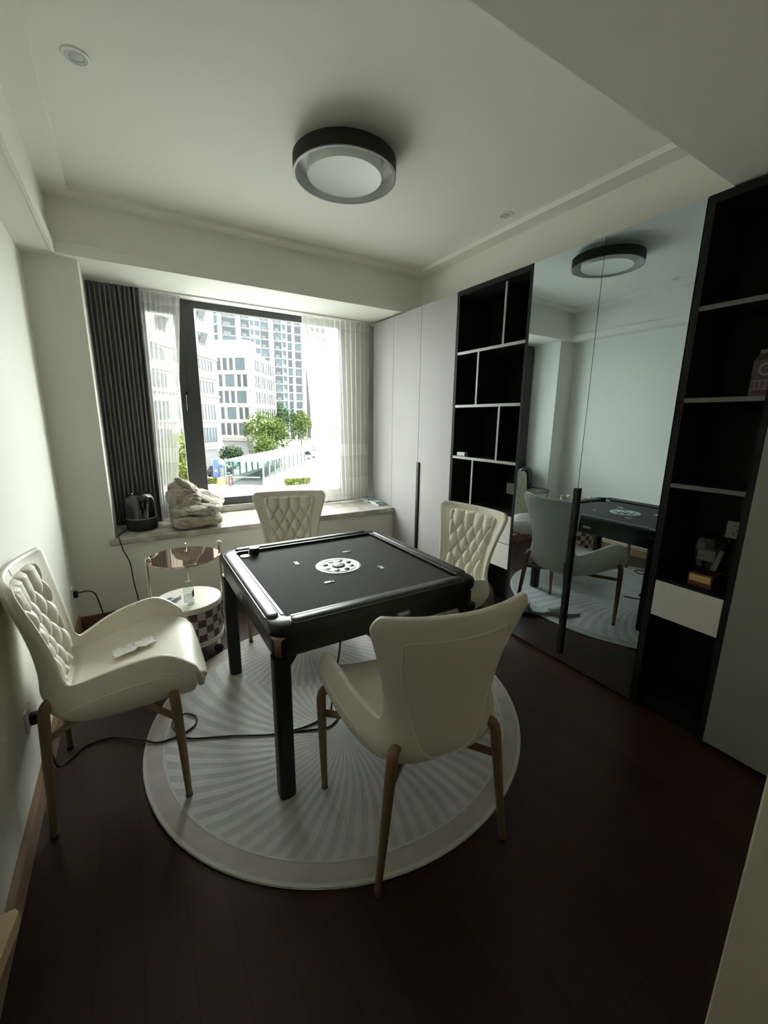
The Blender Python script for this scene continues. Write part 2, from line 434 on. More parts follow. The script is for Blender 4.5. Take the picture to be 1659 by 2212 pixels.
# dropped beams around the tray ceiling
struct('trim_1', MB().box(-0.45, 2.80, 3.385, 4.25, 2.46, 2.80), CEIL)
struct('trim_2', MB().box(-0.45, -0.295, 0.92, 3.385, 2.46, 2.80), CEIL)
struct('trim_3', MB().box(2.45, 2.80, 0.92, 3.385, 2.446, 2.80), CEIL)
struct('trim_4', MB().box(-0.45, 2.80, -1.7, 0.92, 2.45, 2.80), CEIL)
lip = MB()
lip.box(-0.295, 2.45, 3.363, 3.385, 2.455, 2.52)
lip.box(-0.295, -0.275, 0.92, 3.385, 2.455, 2.52)
struct('trim_5', lip, CEIL, bevel=0.002)
stp = MB()
stp.box(-0.295, 2.45, 3.27, 3.385, 2.77, 2.80)
stp.box(-0.295, -0.165, 0.92, 3.27, 2.77, 2.80)
stp.box(2.335, 2.45, 0.92, 3.27, 2.77, 2.80)
struct('trim_6', stp, CEIL)
# baseboards
bl = MB()
prof = [(0, 0), (0.013, 0), (0.013, 0.085), (0.009, 0.092), (0.011, 0.100), (0.006, 0.112), (0.004, 0.116), (0, 0.116)]
bl.loft([[(-0.45 + p[0], y, p[1]) for p in prof] for y in (-1.6, 3.45)], True, True, True)
struct('baseboard_left', bl, BASEW)
struct('baseboard_far', MB().box(-0.437, 2.2, 3.438, 3.45, 0, 0.10), BASER, bevel=0.002)

# ------------------------------------------------------------------ window
win = sempty('window_1')
obj('sill', MB().box(-0.205, 2.198, 3.425, 4.035, 0.600, 0.645), STONE, win, bevel=0.006)
obj('sill', MB().box(0.10, 1.97, 4.005, 4.06, 0.645, 0.705), STONE, win, bevel=0.004)
fr = MB()
fr.box(0.10, 1.97, 4.05, 4.11, 0.705, 0.775); fr.box(0.10, 1.97, 4.05, 4.11, 2.405, 2.46)
fr.box(0.10, 0.15, 4.05, 4.11, 0.775, 2.405); fr.box(1.92, 1.97, 4.05, 4.11, 0.775, 2.405)
obj('frame', fr, FRAMEM, win)
obj('mullion', MB().box(0.465, 0.562, 4.035, 4.11, 0.775, 2.405), FRAMEM, win, bevel=0.003)
sash = MB()
sash.box(0.15, 0.465, 4.04, 4.10, 0.775, 0.84); sash.box(0.15, 0.465, 4.04, 4.10, 2.34, 2.405)
sash.box(0.15, 0.20, 4.04, 4.10, 0.84, 2.34); sash.box(0.405, 0.465, 4.04, 4.10, 0.84, 2.34)
sa = obj('sash', sash, FRAMEM, win)
hd = MB(); hd.box(0.437, 0.459, 4.015, 4.04, 1.62, 1.72); hd.tube(spline([(0.448, 4.02, 1.69), (0.448, 3.99, 1.685), (0.448, 3.985, 1.66), (0.448, 3.985, 1.56)], 4), 0.009)
obj('handle', hd, DARKP, sa, smooth=True)
obj('pane', MB().box(0.20, 0.405, 4.072, 4.078, 0.84, 2.34), GLASSW, win)
obj('pane', MB().box(0.562, 1.92, 4.082, 4.088, 0.775, 2.405), GLASSW, win)

# ------------------------------------------------------------------ curtains
def curtain(name, xt, xb, z0, z1, y, nf, amp, m, label, pinch=0.06, seed=1, thick=0.0):
    rnd = random.Random(seed); nx = nf * 10; nz = 26
    ph = [rnd.uniform(-0.5, 0.5) for _ in range(nf + 2)]; am = [rnd.uniform(0.75, 1.2) for _ in range(nf + 2)]
    mb = MB(); rows = []
    for j in range(nz + 1):
        tz = j / nz; z = z0 + (z1 - z0) * tz; row = []
        env = 1.0 if z < z1 - pinch else 0.55 + 0.45 * (z1 - z) / pinch
        for i in range(nx + 1):
            u = i / nx; k = u * nf; q = min(int(k), nf); f = k - q
            a = am[q] * (1 - f) + am[q + 1] * f; p = ph[q] * (1 - f) + ph[q + 1] * f
            s = math.sin(2 * PI * k + p * 0.35 * (1 - tz)); s = math.copysign(abs(s) ** 0.8, s)
            x = xt[0] * tz + xb[0] * (1 - tz) + u * ((xt[1] - xt[0]) * tz + (xb[1] - xb[0]) * (1 - tz))
            x += 0.25 * amp * math.sin(4 * PI * k + p)
            row.append((x, y + amp * a * env * s, z))
        rows.append(row)
    mb.loft(rows, False)
    o = obj(name, mb, m, smooth=True)
    if thick:
        md = o.modifiers.new('thick', 'SOLIDIFY'); md.thickness = thick
    return tag(o, label, 'curtain')
curtain('blackout_curtain', (-0.166, 0.168), (-0.166, 0.160), 0.655, 2.445, 3.835, 11, 0.024, CURT, 'charcoal pleated curtain drawn to the left end of the bay window', 0.07, 3, 0.002)
curtain('sheer_curtain', (0.150, 0.450), (0.150, 0.285), 0.665, 2.455, 3.92, 8, 0.018, SHEER, 'white sheer curtain gathered beside the charcoal curtain and window handle', 0.06, 5)
curtain('sheer_curtain', (1.462, 2.190), (1.60, 2.165), 0.668, 2.455, 3.92, 13, 0.020, SHEER, 'wide white sheer curtain with bands near its hem by the grey wardrobe', 0.06, 8)
obj_tr = tag(obj('curtain_track', MB().box(-0.165, 2.195, 3.88, 3.955, 2.448, 2.459), WHITE), 'slim white curtain track under the window soffit', 'curtain track')

# ================================================================== right wall joinery
X = 2.20
def rod_y(mb, y0, y1, x0, x1, z0, z1): return mb.box(x0, x1, y0, y1, z0, z1)
w = thing('wardrobe', 'tall pale grey wardrobe beside the window with long black pull', 'wardrobe', (X, 3.22, 0))
def W(*a): # world box -> local of wardrobe
    return a
def lbox(o, x0, x1, y0, y1, z0, z1):
    l = o.location; return MB().box(x0 - l.x, x1 - l.x, y0 - l.y, y1 - l.y, z0 - l.z, z1 - l.z)
obj('body', lbox(w, X + 0.022, 2.79, 2.592, 3.86, 0.0, 2.440), BLACKF, w)
for y0, y1 in ((3.487, 3.86), (3.0485, 3.484), (2.595, 3.0455)):
    d = obj('door', lbox(w, X, X + 0.02, y0, y1, 0.03, 2.440), DOORM, w, bevel=0.0015)
    if y0 == 2.595:
        obj('handle', lbox(w, X - 0.014, X + 0.002, 3.012, 3.046, 0.10, 1.136), DARKP, d, bevel=0.002)

def shelf_unit(y0, y1, label, rows, divs, strip, drawers, zc, frame=0.022):
    o = thing('display_cabinet', label, 'cabinet', (X, (y0 + y1) / 2, 0))
    xb = 2.53
    obj('back_panel', lbox(o, xb, xb + 0.02, y0, y1, 0.0, 2.44), BLACKW, o)
    for a, b in ((y0, y0 + frame), (y1 - frame, y1)):
        obj('side_panel', lbox(o, X, xb, a, b, 0.0, 2.44), BLACKF, o)
    obj('top_panel', lbox(o, X, xb, y0 + frame, y1 - frame, 2.405, 2.44), BLACKF, o)
    for z in rows:
        s = obj('shelf', lbox(o, X + 0.006, xb, y0 + frame, y1 - frame, z - 0.009, z + 0.009), BLACKW, o)
        obj('edge_strip', lbox(o, X + 0.001, X + 0.006, y0 + frame, y1 - frame, z - 0.010, z + 0.010), strip, s)
    for y, z0, z1 in divs:
        s = obj('divider', lbox(o, X + 0.006, xb, y - 0.007, y + 0.007, z0 + 0.01, z1 - 0.01), BLACKW, o)
        obj('edge_strip', lbox(o, X + 0.001, X + 0.006, y - 0.008, y + 0.008, z0 + 0.01, z1 - 0.01), strip, s)
    obj('counter', lbox(o, X + 0.004, xb, y0 + frame, y1 - frame, zc - 0.012, zc), BLACKW, o)
    for z0, z1 in drawers:
        obj('drawer', lbox(o, X + 0.003, X + 0.40 if False else xb, y0 + frame + 0.002, y1 - frame - 0.002, z0 + 0.002, z1 - 0.002), DRAWM, o, bevel=0.0015)
    obj('plinth', lbox(o, X + 0.03, xb, y0 + frame, y1 - frame, 0.0, 0.08), BLACKW, o)
    obj('base_shelf', lbox(o, X + 0.012, xb, y0 + frame, y1 - frame, 0.08, 0.098), BLACKW, o)
    return o
shelf_unit(1.902, 2.590, 'black open display cabinet with grey shelf edges beside the pale wardrobe', (2.0, 1.613, 1.222),
           ((2.115, 2.0, 2.405), (2.343, 1.613, 2.0), (2.108, 1.222, 1.613), (2.342, 0.866, 1.222)), STRIP, ((0.650, 0.853), (0.466, 0.648)), 0.866)
shelf_unit(0.650, 1.000, 'black open display cabinet holding the crystal trophy, right of the mirror doors', (1.993, 1.604, 1.211), (), STRIPD, ((0.540, 0.729),), 0.742, 0.03)

mc = thing('mirror_cabinet', 'full height cabinet with two grey mirror doors and a black pull', 'cabinet', (X, 1.451, 0))
obj('body', lbox(mc, X + 0.022, 2.53, 1.003, 1.899, 0.0, 2.44), BLACKF, mc)
for y0, y1 in ((1.4505, 1.899), (1.004, 1.4475)):
    d = obj('mirror_door', lbox(mc, X, X + 0.02, y0, y1, 0.016, 2.440), MIRROR, mc)
    if y0 > 1.4:
        obj('handle', lbox(mc, X - 0.018, X - 0.0005, 1.434, 1.464, 0.068, 1.126), DARKP, d, bevel=0.002)

pn = thing('tall_cupboard', 'plain grey green cupboard at the doorway end of the cabinets', 'cupboard', (2.18, 0.42, 0))
obj('body', lbox(pn, 2.20, 2.79, 0.18, 0.648, 0.03, 2.44), PANELM, pn)
obj('door', lbox(pn, 2.18, 2.199, 0.18, 0.648, 0.03, 2.44), PANELM, pn, bevel=0.0015)
obj('plinth', lbox(pn, 2.23, 2.79, 0.18, 0.648, 0.0, 0.03), BLACKW, pn)
# pieces behind the cabinets (filler carcass above the reach)
# ================================================================== chair
ST = [ # yc, zc, xe, ye, ze, box-weight, centre thickness
 (0.340, 0.412, 0.272, 0.316, 0.470, 0.2, 0.035),
 (0.334, 0.450, 0.279, 0.308, 0.520, 0.6, 0.055),
 (0.292, 0.484, 0.281, 0.282, 0.562, 1.0, 0.088),
 (0.205, 0.490, 0.283, 0.195, 0.632, 1.0, 0.092),
 (0.100, 0.483, 0.270, 0.098, 0.628, 1.0, 0.098),
 (0.000, 0.474, 0.250, 0.005, 0.603, 1.0, 0.098),
 (-0.080, 0.467, 0.222, -0.060, 0.574, 1.0, 0.092),
 (-0.128, 0.474, 0.196, -0.104, 0.558, 0.9, 0.085),
 (-0.152, 0.505, 0.184, -0.128, 0.580, 0.6, 0.070),
 (-0.170, 0.560, 0.184, -0.138, 0.640, 0.3, 0.055),
 (-0.193, 0.655, 0.199, -0.152, 0.725, 0.05, 0.042),
 (-0.217, 0.765, 0.221, -0.170, 0.815, 0.0, 0.036),
 (-0.240, 0.865, 0.246, -0.188, 0.895, 0.0, 0.032),
 (-0.254, 0.930, 0.256, -0.198, 0.940, 0.0, 0.029),
 (-0.261, 0.962, 0.236, -0.207, 0.964, 0.0, 0.024)]
NV = len(ST) - 1
def _cr(a, t):
    i = min(int(t), NV - 1); f = t - i
    p = [a[max(i - 1, 0)], a[i], a[i + 1], a[min(i + 2, NV)]]
    return 0.5 * (2 * p[1] + (p[2] - p[0]) * f + (2 * p[0] - 5 * p[1] + 4 * p[2] - p[3]) * f * f + (3 * p[1] - p[0] - 3 * p[2] + p[3]) * f ** 3)
def inner(u, v):
    yc, zc, xe, ye, ze, w, t = (_cr([s[k] for s in ST], v) for k in range(7))
    w = min(1, max(0, w)); s = min(abs(u), 1.0); th = s * PI / 2
    xb, hb = math.sin(th) ** 0.55 if s > 0 else 0.0, 1 - math.cos(th) ** 0.55 if s < 1 else 1.0
    xq, hq = s, s * s
    fx = xb * w + xq * (1 - w); h = hb * w + hq * (1 - w)
    return Vector((math.copysign(xe * fx, u), yc + (ye - yc) * h, zc + (ze - zc) * h))
def nrm(u, v):
    e = 0.02
    a = inner(min(u + e, 0.995), v) - inner(max(u - e, -0.995), v); b = inner(u, min(v + e, NV)) - inner(u, max(v - e, 0))
    n = b.cross(a)
    return n.normalized() if n.length > 1e-12 else Vector((0, 0, 1))
def thick(u, v):
    t = _cr([s[6] for s in ST], v); s = abs(u)
    k = max(0.0, 1 - s ** 2.2)
    return 0.023 + (max(t, 0.023) - 0.023) * k
def side_nrm(u, v):
    n = nrm(u, v)
    if v < 2.1:
        k = min(1, max(0, (v - 1.2) / 0.9)); k = k * k * (3 - 2 * k)
        n = (n * k + nrm(max(-0.5, min(0.5, u)), v) * (1 - k)).normalized()
    return n
def outer(u, v): return inner(u, v) - side_nrm(u, v) * thick(u, v)

def make_chair(name, label, group):
    o = thing(name, label, 'chair', (0, 0, 0), 0, group)
    # shell: inside and outside skins joined by a rounded rim
    nu, nv = 40, 84
    us = [-1 + 2 * i / nu for i in range(nu + 1)]; vs = [NV * j / nv for j in range(nv + 1)]
    I = [[inner(u, v) for u in us] for v in vs]; O = [[outer(u, v) for u in us] for v in vs]
    def loop(G): return [G[0][i] for i in range(nu + 1)] + [G[j][nu] for j in range(1, nv + 1)] + [G[nv][i] for i in range(nu - 1, -1, -1)] + [G[j][0] for j in range(nv - 1, 0, -1)]
    def cen(G): return loop(G)
    mb = MB(); mb.loft(I, False); mb.loft(O[::1], False)
    li, lo = loop(I), loop(O); n = len(li); mid = []
    for k in range(n):
        c = (li[k] + lo[k]) / 2; t = (li[(k + 1) % n] - li[k - 1]).normalized(); d = (li[k] - lo[k]); out = t.cross(d)
        if out.length > 1e-9: out.normalize()
        ctr = Vector((0, 0.0, 0.6)); 
        rad = d.length * 0.5
        mid.append((c, d * 0.5, out * rad))
    sg = 1 if (mid[nu // 2][2].y > 0) else -1
    ring = []
    for a in (PI / 4, PI / 2, 3 * PI / 4):
        ring.append([c + d * math.cos(a) + w_ * (sg * math.sin(a) * 0.8) for c, d, w_ in mid])
    mb.loft([li] + ring + [lo], True)
    obj('shell', mb, LEATHER, o, smooth=True)
    # seat cushion
    mb = MB(); G = []
    for j in range(37):
        v = 0.55 + (7.25 - 0.55) * j / 36; row = []
        for i in range(29):
            u = -0.80 + 1.60 * i / 28
            eu = min(1, (0.80 - abs(u)) / 0.10); ev = min(1, min(j, 36 - j) / 3.0)
            h = -0.006 + 0.020 * (max(0, eu * ev)) ** 0.5
            row.append(inner(u, v) + nrm(u, v) * h)
        G.append(row)
    mb.loft(G, False); obj('seat_cushion', mb, LEATHER, o, smooth=True)
    # tufted back pad
    mb = MB(); G = []; nj, ni = 96, 72; v0, v1, um = 7.9, 13.05, 0.76
    L = [0.0]
    for j in range(1, nj + 1): L.append(L[-1] + (inner(0, v0 + (v1 - v0) * j / nj) - inner(0, v0 + (v1 - v0) * (j - 1) / nj)).length)
    a_, b_ = 0.080, 0.072; ztop = L[-1] - 0.085
    for j in range(nj + 1):
        v = v0 + (v1 - v0) * j / nj; row = []
        for i in range(ni + 1):
            r = -1 + 2 * i / ni
            dt = min(L[-1] - L[j], L[j]); cr = 0.045
            cut = (cr - math.sqrt(max(0, cr * cr - (cr - dt) ** 2))) / 0.22 if dt < cr else 0.0
            u = (um - cut) * r
            # rounded corners of the pad
            p = inner(u, v); sx = p.x * 1.0; sz = L[j] - ztop
            if sz < 0:
                A = sx / a_ + sz / (2 * b_); B = sx / a_ - sz / (2 * b_)
                h = (abs(math.sin(PI * A)) * abs(math.sin(PI * B))) ** 0.42
            else:
                h = abs(math.sin(PI * sx / a_)) ** 0.5
            eu = min(1, (1 - abs(r)) / 0.10); ev = min(1, min(j, nj - j) / 7.0)
            e = max(0.0, min(eu, 1) * min(ev, 1)) ** 0.5
            row.append(p + nrm(u, v) * (-0.007 + e * (0.008 + 0.026 * h)))
        G.append(row)
    mb.loft(G, False); obj('tufted_pad', mb, LEATHER, o, smooth=True)
    # piping: frame line round the pad, shield on the outer back, curved seams on the flanks
    def uvpath(pts, f, off, per=6, closed=True):
        P = spline([(a, b, 0) for a, b in (pts + [pts[0]] if closed else pts)], per)
        if closed: P = P[:-1]
        return [f(p.x, p.y) + (nrm(p.x, p.y) * off) for p in P]
    mb = MB()
    sh = [(-0.62, 12.35), (-0.3, 12.42), (0, 12.44), (0.3, 12.42), (0.62, 12.35), (0.70, 12.1), (0.72, 11.6), (0.74, 10.7), (0.64, 9.6), (0.42, 8.5), (0.18, 7.7), (0, 7.45), (-0.18, 7.7), (-0.42, 8.5), (-0.64, 9.6), (-0.74, 10.7), (-0.72, 11.6), (-0.70, 12.1)]
    mb.tube(uvpath(sh, outer, -0.0005), 0.0032, 6, closed=True)
    obj('back_piping', mb, SEAM, o, smooth=True)
    for sgn in (-1, 1):
        mb = MB(); mb.tube(uvpath([(0.83 * sgn, 2.6), (0.86 * sgn, 3.5), (0.86 * sgn, 4.6), (0.83 * sgn, 5.6), (0.74 * sgn, 6.5), (0.60 * sgn, 6.9), (0.45 * sgn, 7.0)], outer, -0.0005, 6, False), 0.002, 6)
        obj('side_piping', mb, SEAM, o, smooth=True)
    mb = MB(); mb.tube([inner(0, v) + nrm(0, v) * 0.0006 for v in (13.1, 13.4, 13.7, 13.97)], 0.0018, 6)
    obj('top_seam', mb, SEAM, o, smooth=True)
    # legs
    for sx in (-1, 1):
        for pts in ([(0.235, 0.200, 0.470), (0.285, 0.203, 0.482), (0.308, 0.205, 0.476), (0.3185, 0.207, 0.455), (0.320, 0.210, 0.40), (0.316, 0.216, 0.20), (0.312, 0.220, 0.0165)],
                    [(0.140, -0.160, 0.478), (0.168, -0.180, 0.497), (0.184, -0.192, 0.494), (0.192, -0.199, 0.470), (0.198, -0.202, 0.42), (0.222, -0.213, 0.20), (0.245, -0.222, 0.006)]):
            P = spline([(x * sx, y, z) for x, y, z in pts], 6)
            rr = [0.0185 if p.z > 0.42 else 0.0115 + 0.007 * p.z / 0.42 for p in P]
            mb = MB(); mb.tube(P, rr, 12); lg = obj('leg', mb, LEGM, o, smooth=True)
            x, y, z = pts[-1]
            obj('foot_pad', MB().lathe([(0.0135, 0), (0.0135, 0.010), (0.011, 0.014)], 12, (x * sx, y, z - 0.006)), FOOTM, lg, smooth=True)
    for sx in (-1, 1):
        for a, b in (((0.312 * sx, 0.213, 0.372), (0.0, 0.0, 0.372)), ((0.203 * sx, -0.204, 0.372), (0.0, 0.0, 0.372))):
            a, b = Vector(a), Vector(b); d = (b - a); ln = d.length; d.normalize(); s = d.cross(Vector((0, 0, 1))).normalized()
            obj('brace', MB().obox((a + b) / 2, d, s, (0, 0, 1), ln / 2, 0.007, 0.012), LEGM, o, bevel=0.002)
    return o
CG = 'cream leather chairs around the mahjong table'
ch0 = make_chair('armchair', 'cream armchair against the left wall with a tissue on its seat', CG)
ch0.location = (-0.165, 1.895, 0); ch0.rotation_euler = (0, 0, math.radians(-90))
dup(ch0, (0.812, 1.071, 0), math.radians(-9.5), 'cream armchair turned away, showing its smooth shield shaped back', CG)
dup(ch0, (1.605, 1.882, 0), math.radians(97), 'cream tufted armchair between the table and the mirror doors', CG)
dup(ch0, (0.923, 2.788, 0), math.atan2(0.27, -0.963), 'cream tufted armchair standing in front of the window sill', CG)

# ================================================================== mahjong table
TC = (0.862, 1.872); HX, HY = 0.505, 0.520
tb = thing('mahjong_table', 'square black automatic mahjong table with felt top and silver disc', 'table', (TC[0], TC[1], 0))
def ring_loops(specs, n=8):
    return [[(x, y, z) for x, y in rrect(HX - i, HY - i, max(0.004, r), n)] for i, r, z in specs]
mb = MB()
mb.loft(ring_loops([(0.012, 0.060, 0.718), (0.002, 0.065, 0.722), (0.0, 0.066, 0.735), (0.0, 0.066, 0.752), (0.004, 0.064, 0.762), (0.012, 0.058, 0.767), (0.072, 0.012, 0.768), (0.078, 0.008, 0.766), (0.078, 0.008, 0.745)]), True)
obj('rail', mb, TBLK, tb, smooth=True)
mb = MB(); mb.loft(ring_loops([(0.018, 0.055, 0.632), (0.012, 0.058, 0.640), (0.012, 0.060, 0.722)]), True, True, True)
obj('apron', mb, TBLK, tb, smooth=True)
obj('felt_top', MB().box(-HX + 0.07, HX - 0.07, -HY + 0.07, HY - 0.07, 0.735, 0.754), FELT, tb)
def capsule(hl, hw, along_x, n=10):
    pts = []
    for sgn, a0 in ((1, -PI / 2), (-1, PI / 2)):
        for k in range(n + 1):
            a = a0 + PI * k / n; pts.append((sgn * (hl - hw) + hw * math.cos(a), hw * math.sin(a)))
    return pts if along_x else [(-y, x) for x, y in pts]
for sx, sy in ((0, -1), (0, 1), (-1, 0), (1, 0)):
    al = sx == 0; hl = (HX if al else HY) - 0.085; cx, cy = sx * (HX - 0.034), sy * (HY - 0.034)
    def lp(hw, z, e=0): return [(cx + x, cy + y, z) for x, y in capsule(hl + e, hw, al)]
    mb = MB(); mb.loft([lp(0.0285, 0.7665, 0.004), lp(0.0285, 0.7695, 0.004), lp(0.0255, 0.7700, 0.001)], True, False, True)
    pt = obj('rail_trim', mb, TSILV, tb, smooth=True)
    mb = MB(); mb.loft([lp(0.0245, 0.769), lp(0.0240, 0.7735), lp(0.019, 0.7765, -0.005), lp(0.008, 0.778, -0.016)], True, False, True)
    obj('rail_pad', mb, TPAD, tb, smooth=True)
    a, b = (HX - 0.095, 0.006) if al else (0.006, HY - 0.095)
    cx, cy = sx * (HX - 0.0715), sy * (HY - 0.0715)
    obj('inner_strip', MB().box(cx - a, cx + a, cy - b, cy + b, 0.766, 0.7705), TSILV, tb, bevel=0.001)
for sx in (-1, 1):
    for sy in (-1, 1):
        obj('leg', MB().loft([[(x, y, z) for x, y in rrect(0.033 - e, 0.033 - e, 0.018, 6, sx * (HX - 0.040), sy * (HY - 0.040))] for z, e in ((0.011, 0.004), (0.017, 0), (0.635, 0))], True, True, True), TLEG, tb, smooth=True)
        cx, cy, a0 = sx * (HX - 0.072), sy * (HY - 0.072), math.atan2(sy, sx)
        lo_, li_ = [], []
        loops = []
        for z, hw in ((0.636, 0.22), (0.698, 0.22), (0.708, 0.34), (0.716, 0.50)):
            loops.append([(cx + 0.0622 * math.cos(a0 + t), cy + 0.0622 * math.sin(a0 + t), z) for t in [hw * (-1 + 2 * k / 8) for k in range(9)]])
        m2 = MB(); m2.loft(loops, False)
        cp = obj('corner_strip', m2, ROSE, tb, smooth=True)
        md = cp.modifiers.new('thick', 'SOLIDIFY'); md.thickness = 0.002; md.offset = 1
        # gusset between apron and leg
        gx = sx * (HX - 0.082); 
        g = MB(); y0 = sy * (HY - 0.035); y1 = sy * (HY - 0.045)
        g.add([(gx, y0, 0.633), (gx - sx * 0.03, y0, 0.633), (gx + sx * 0.010, y0, 0.575), (gx, y1, 0.633), (gx - sx * 0.03, y1, 0.633), (gx + sx * 0.010, y1, 0.575)], [(0, 1, 2), (5, 4, 3), (0, 3, 4, 1), (1, 4, 5, 2), (2, 5, 3, 0)])
        obj('bracket', g, TLEG, tb)
dsk = obj('centre_disc', MB().lathe([(0.118, 0.752), (0.118, 0.757), (0.112, 0.759), (0.106, 0.757), (0.0, 0.757)], 48), SILVER, tb, smooth=True)
obj('dice_ring', MB().lathe([(0.034, 0.757), (0.034, 0.761), (0.028, 0.762), (0.028, 0.757)], 32, caps=False), DARKP, dsk, smooth=True)
obj('dice_dome', MB().lathe([(0.028, 0.757), (0.026, 0.762), (0.015, 0.765), (0.0001, 0.766)], 28), WHITE, dsk, smooth=True)
for k in range(8):
    a = 2 * PI * k / 8 + 0.25
    m2 = MB(); m2.lathe([(0.014, 0.757), (0.014, 0.7595), (0.010, 0.761), (0.0001, 0.7612)], 16, (0.068 * math.cos(a), 0.068 * math.sin(a), 0))
    obj('button', m2, DARKP if k % 3 == 0 else (TSILV if k % 2 else WHITE), dsk, smooth=True)
m2 = MB()
m2.lathe([(0.094, 0.757), (0.094, 0.7585), (0.091, 0.7585), (0.091, 0.757)], 40, caps=False)
obj('score_ring', m2, TSILV, dsk, smooth=True)
for x, y, al in ((-0.133, -0.182, 1), (-0.178, 0.142, 0), (0.140, 0.190, 1), (0.182, -0.128, 0)):
    hx, hy = (0.024, 0.010) if al else (0.010, 0.024)
    t = obj('tile_button', MB().box(x - hx, x + hx, y - hy, y + hy, 0.7535, 0.7575), WHITE, tb, bevel=0.001)
    ex, ey = (hx * 0.55, 0) if al else (0, hy * 0.55)
    obj('button_mark', MB().box(x + ex - 0.005, x + ex + 0.005, y + ey - 0.005, y + ey + 0.005, 0.7575, 0.7585), DARKP, t)
def badge(cx, cy, al):
    o_ = 0.0025
    def lp(hl, hw, d):
        r = []
        for x, z in capsule(hl, hw, True, 8):
            r.append((cx + x, cy + d * (-1 if cy < 0 else 1), 0.685 + z) if al else (cx + d * (-1 if cx < 0 else 1), cy + x, 0.685 + z))
        return r
    m2 = MB(); m2.loft([lp(0.036, 0.0115, 0), lp(0.036, 0.0115, o_), lp(0.031, 0.0075, o_), lp(0.031, 0.0075, 0.0012)], True, False, True)
    b_ = obj('badge', m2, ROSE if False else TSILV, tb, smooth=True)
    m2 = MB()
    for i, (a, l) in enumerate(((-0.024, 0.010), (-0.011, 0.007), (-0.002, 0.007), (0.007, 0.006), (0.015, 0.009))):
        if al:
            s_ = -1 if cy < 0 else 1; m2.box(cx + a, cx + a + l, cy + s_ * 0.0008, cy + s_ * 0.0022, 0.682, 0.688)
        else:
            s_ = -1 if cx < 0 else 1; m2.box(cx + s_ * 0.0008, cx + s_ * 0.0022, cy + a, cy + a + l, 0.682, 0.688)
    obj('lettering', m2, WHITE, b_)
badge(0.07, -HY + 0.012, True); badge(-HX + 0.012, 0.02, False); badge(HX - 0.012, 0.02, False); badge(0.0, HY - 0.012, True)

# flip top pocket ashtray near the far left corner of the felt
pk = thing('pocket_ashtray', 'round black flip top pocket ashtray with white lid on the felt', 'ashtray', (0.53, 2.27, 0.754))
obj('cup', MB().lathe([(0.022, 0), (0.024, 0.004), (0.024, 0.032), (0.026, 0.034), (0.026, 0.040)], 24), DARKP, pk, smooth=True)
obj('cap', MB().lathe([(0.026, 0.040), (0.026, 0.044), (0.0001, 0.045)], 24), WHITE, pk, smooth=True)
obj('lid', MB().lathe([(0.026, 0.0), (0.026, 0.006), (0.0001, 0.007)], 24, (-0.055, -0.010, 0.0)), WHITE, pk, smooth=True)
m2 = MB(); m2.obox((-0.031, -0.004, 0.022), (0.25, 0, 0.97), (0, 1, 0), (0.97, 0, -0.25), 0.019, 0.006, 0.0015); obj('hinge', m2, WHITE, pk)

# ================================================================== rug and cords
RC = (0.836, 1.815); RR = 0.938
rg = thing('round_rug', 'round pale grey rug carved with arc lines under the table', 'rug', (RC[0], RC[1], 0))
obj('pile', MB().lathe([(0.853, 0.001), (0.853, 0.0095), (0.0001, 0.0100)], 96), RUGM, rg, smooth=True)
obj('inner_line', MB().lathe([(0.861, 0.001), (0.861, 0.0112), (0.851, 0.0112), (0.851, 0.001)], 96, caps=False), RUGL, rg, smooth=True)
obj('border', MB().lathe([(RR - 0.01, 0.001), (RR - 0.01, 0.0095), (0.861, 0.0098), (0.861, 0.001)], 96, caps=False), RUGB, rg, smooth=True)
obj('edge_binding', MB().lathe([(RR, 0.0), (RR + 0.003, 0.005), (RR, 0.0105), (RR - 0.012, 0.0112), (RR - 0.012, 0.001)], 96, caps=False), RUGL, rg, smooth=True)

def cord(name, pts, r, m, label, cat='cable', per=8):
    mb = MB(); mb.tube(spline(pts, per), r, 8)
    return tag(obj(name, mb, m, smooth=True), label, cat)
cord('power_cord', [(-0.430, 1.90, 0.35), (-0.415, 1.93, 0.20), (-0.418, 1.99, 0.06), (-0.405, 2.02, 0.012), (-0.36, 2.075, 0.007), (-0.318, 2.115, 0.007), (-0.22, 2.11, 0.008), (-0.105, 2.015, 0.016), (-0.04, 1.955, 0.016), (0.047, 1.95, 0.016),
      (0.123, 1.985, 0.016), (0.138, 2.05, 0.016), (0.093, 2.098, 0.018), (0.036, 2.065, 0.020), (0.040, 1.978, 0.024), (0.093, 1.908, 0.016), (0.266, 1.825, 0.016), (0.44, 1.735, 0.016), (0.57, 1.705, 0.016), (0.653, 1.708, 0.016), (0.70, 1.725, 0.016), (0.733, 1.715, 0.04), (0.725, 1.66, 0.18), (0.713, 1.55, 0.48), (0.705, 1.51, 0.632)], 0.0048, RUBBER,
      'black power cord looping across the floor and rug to the table')
cord('power_cord', [(0.49, 1.717, 0.015), (0.57, 1.686, 0.015), (0.634, 1.660, 0.015), (0.70, 1.645, 0.015), (0.78, 1.70, 0.015), (0.83, 1.80, 0.015)], 0.0042, RUBBER, 'short second strand of black cord on the rug near the table leg')

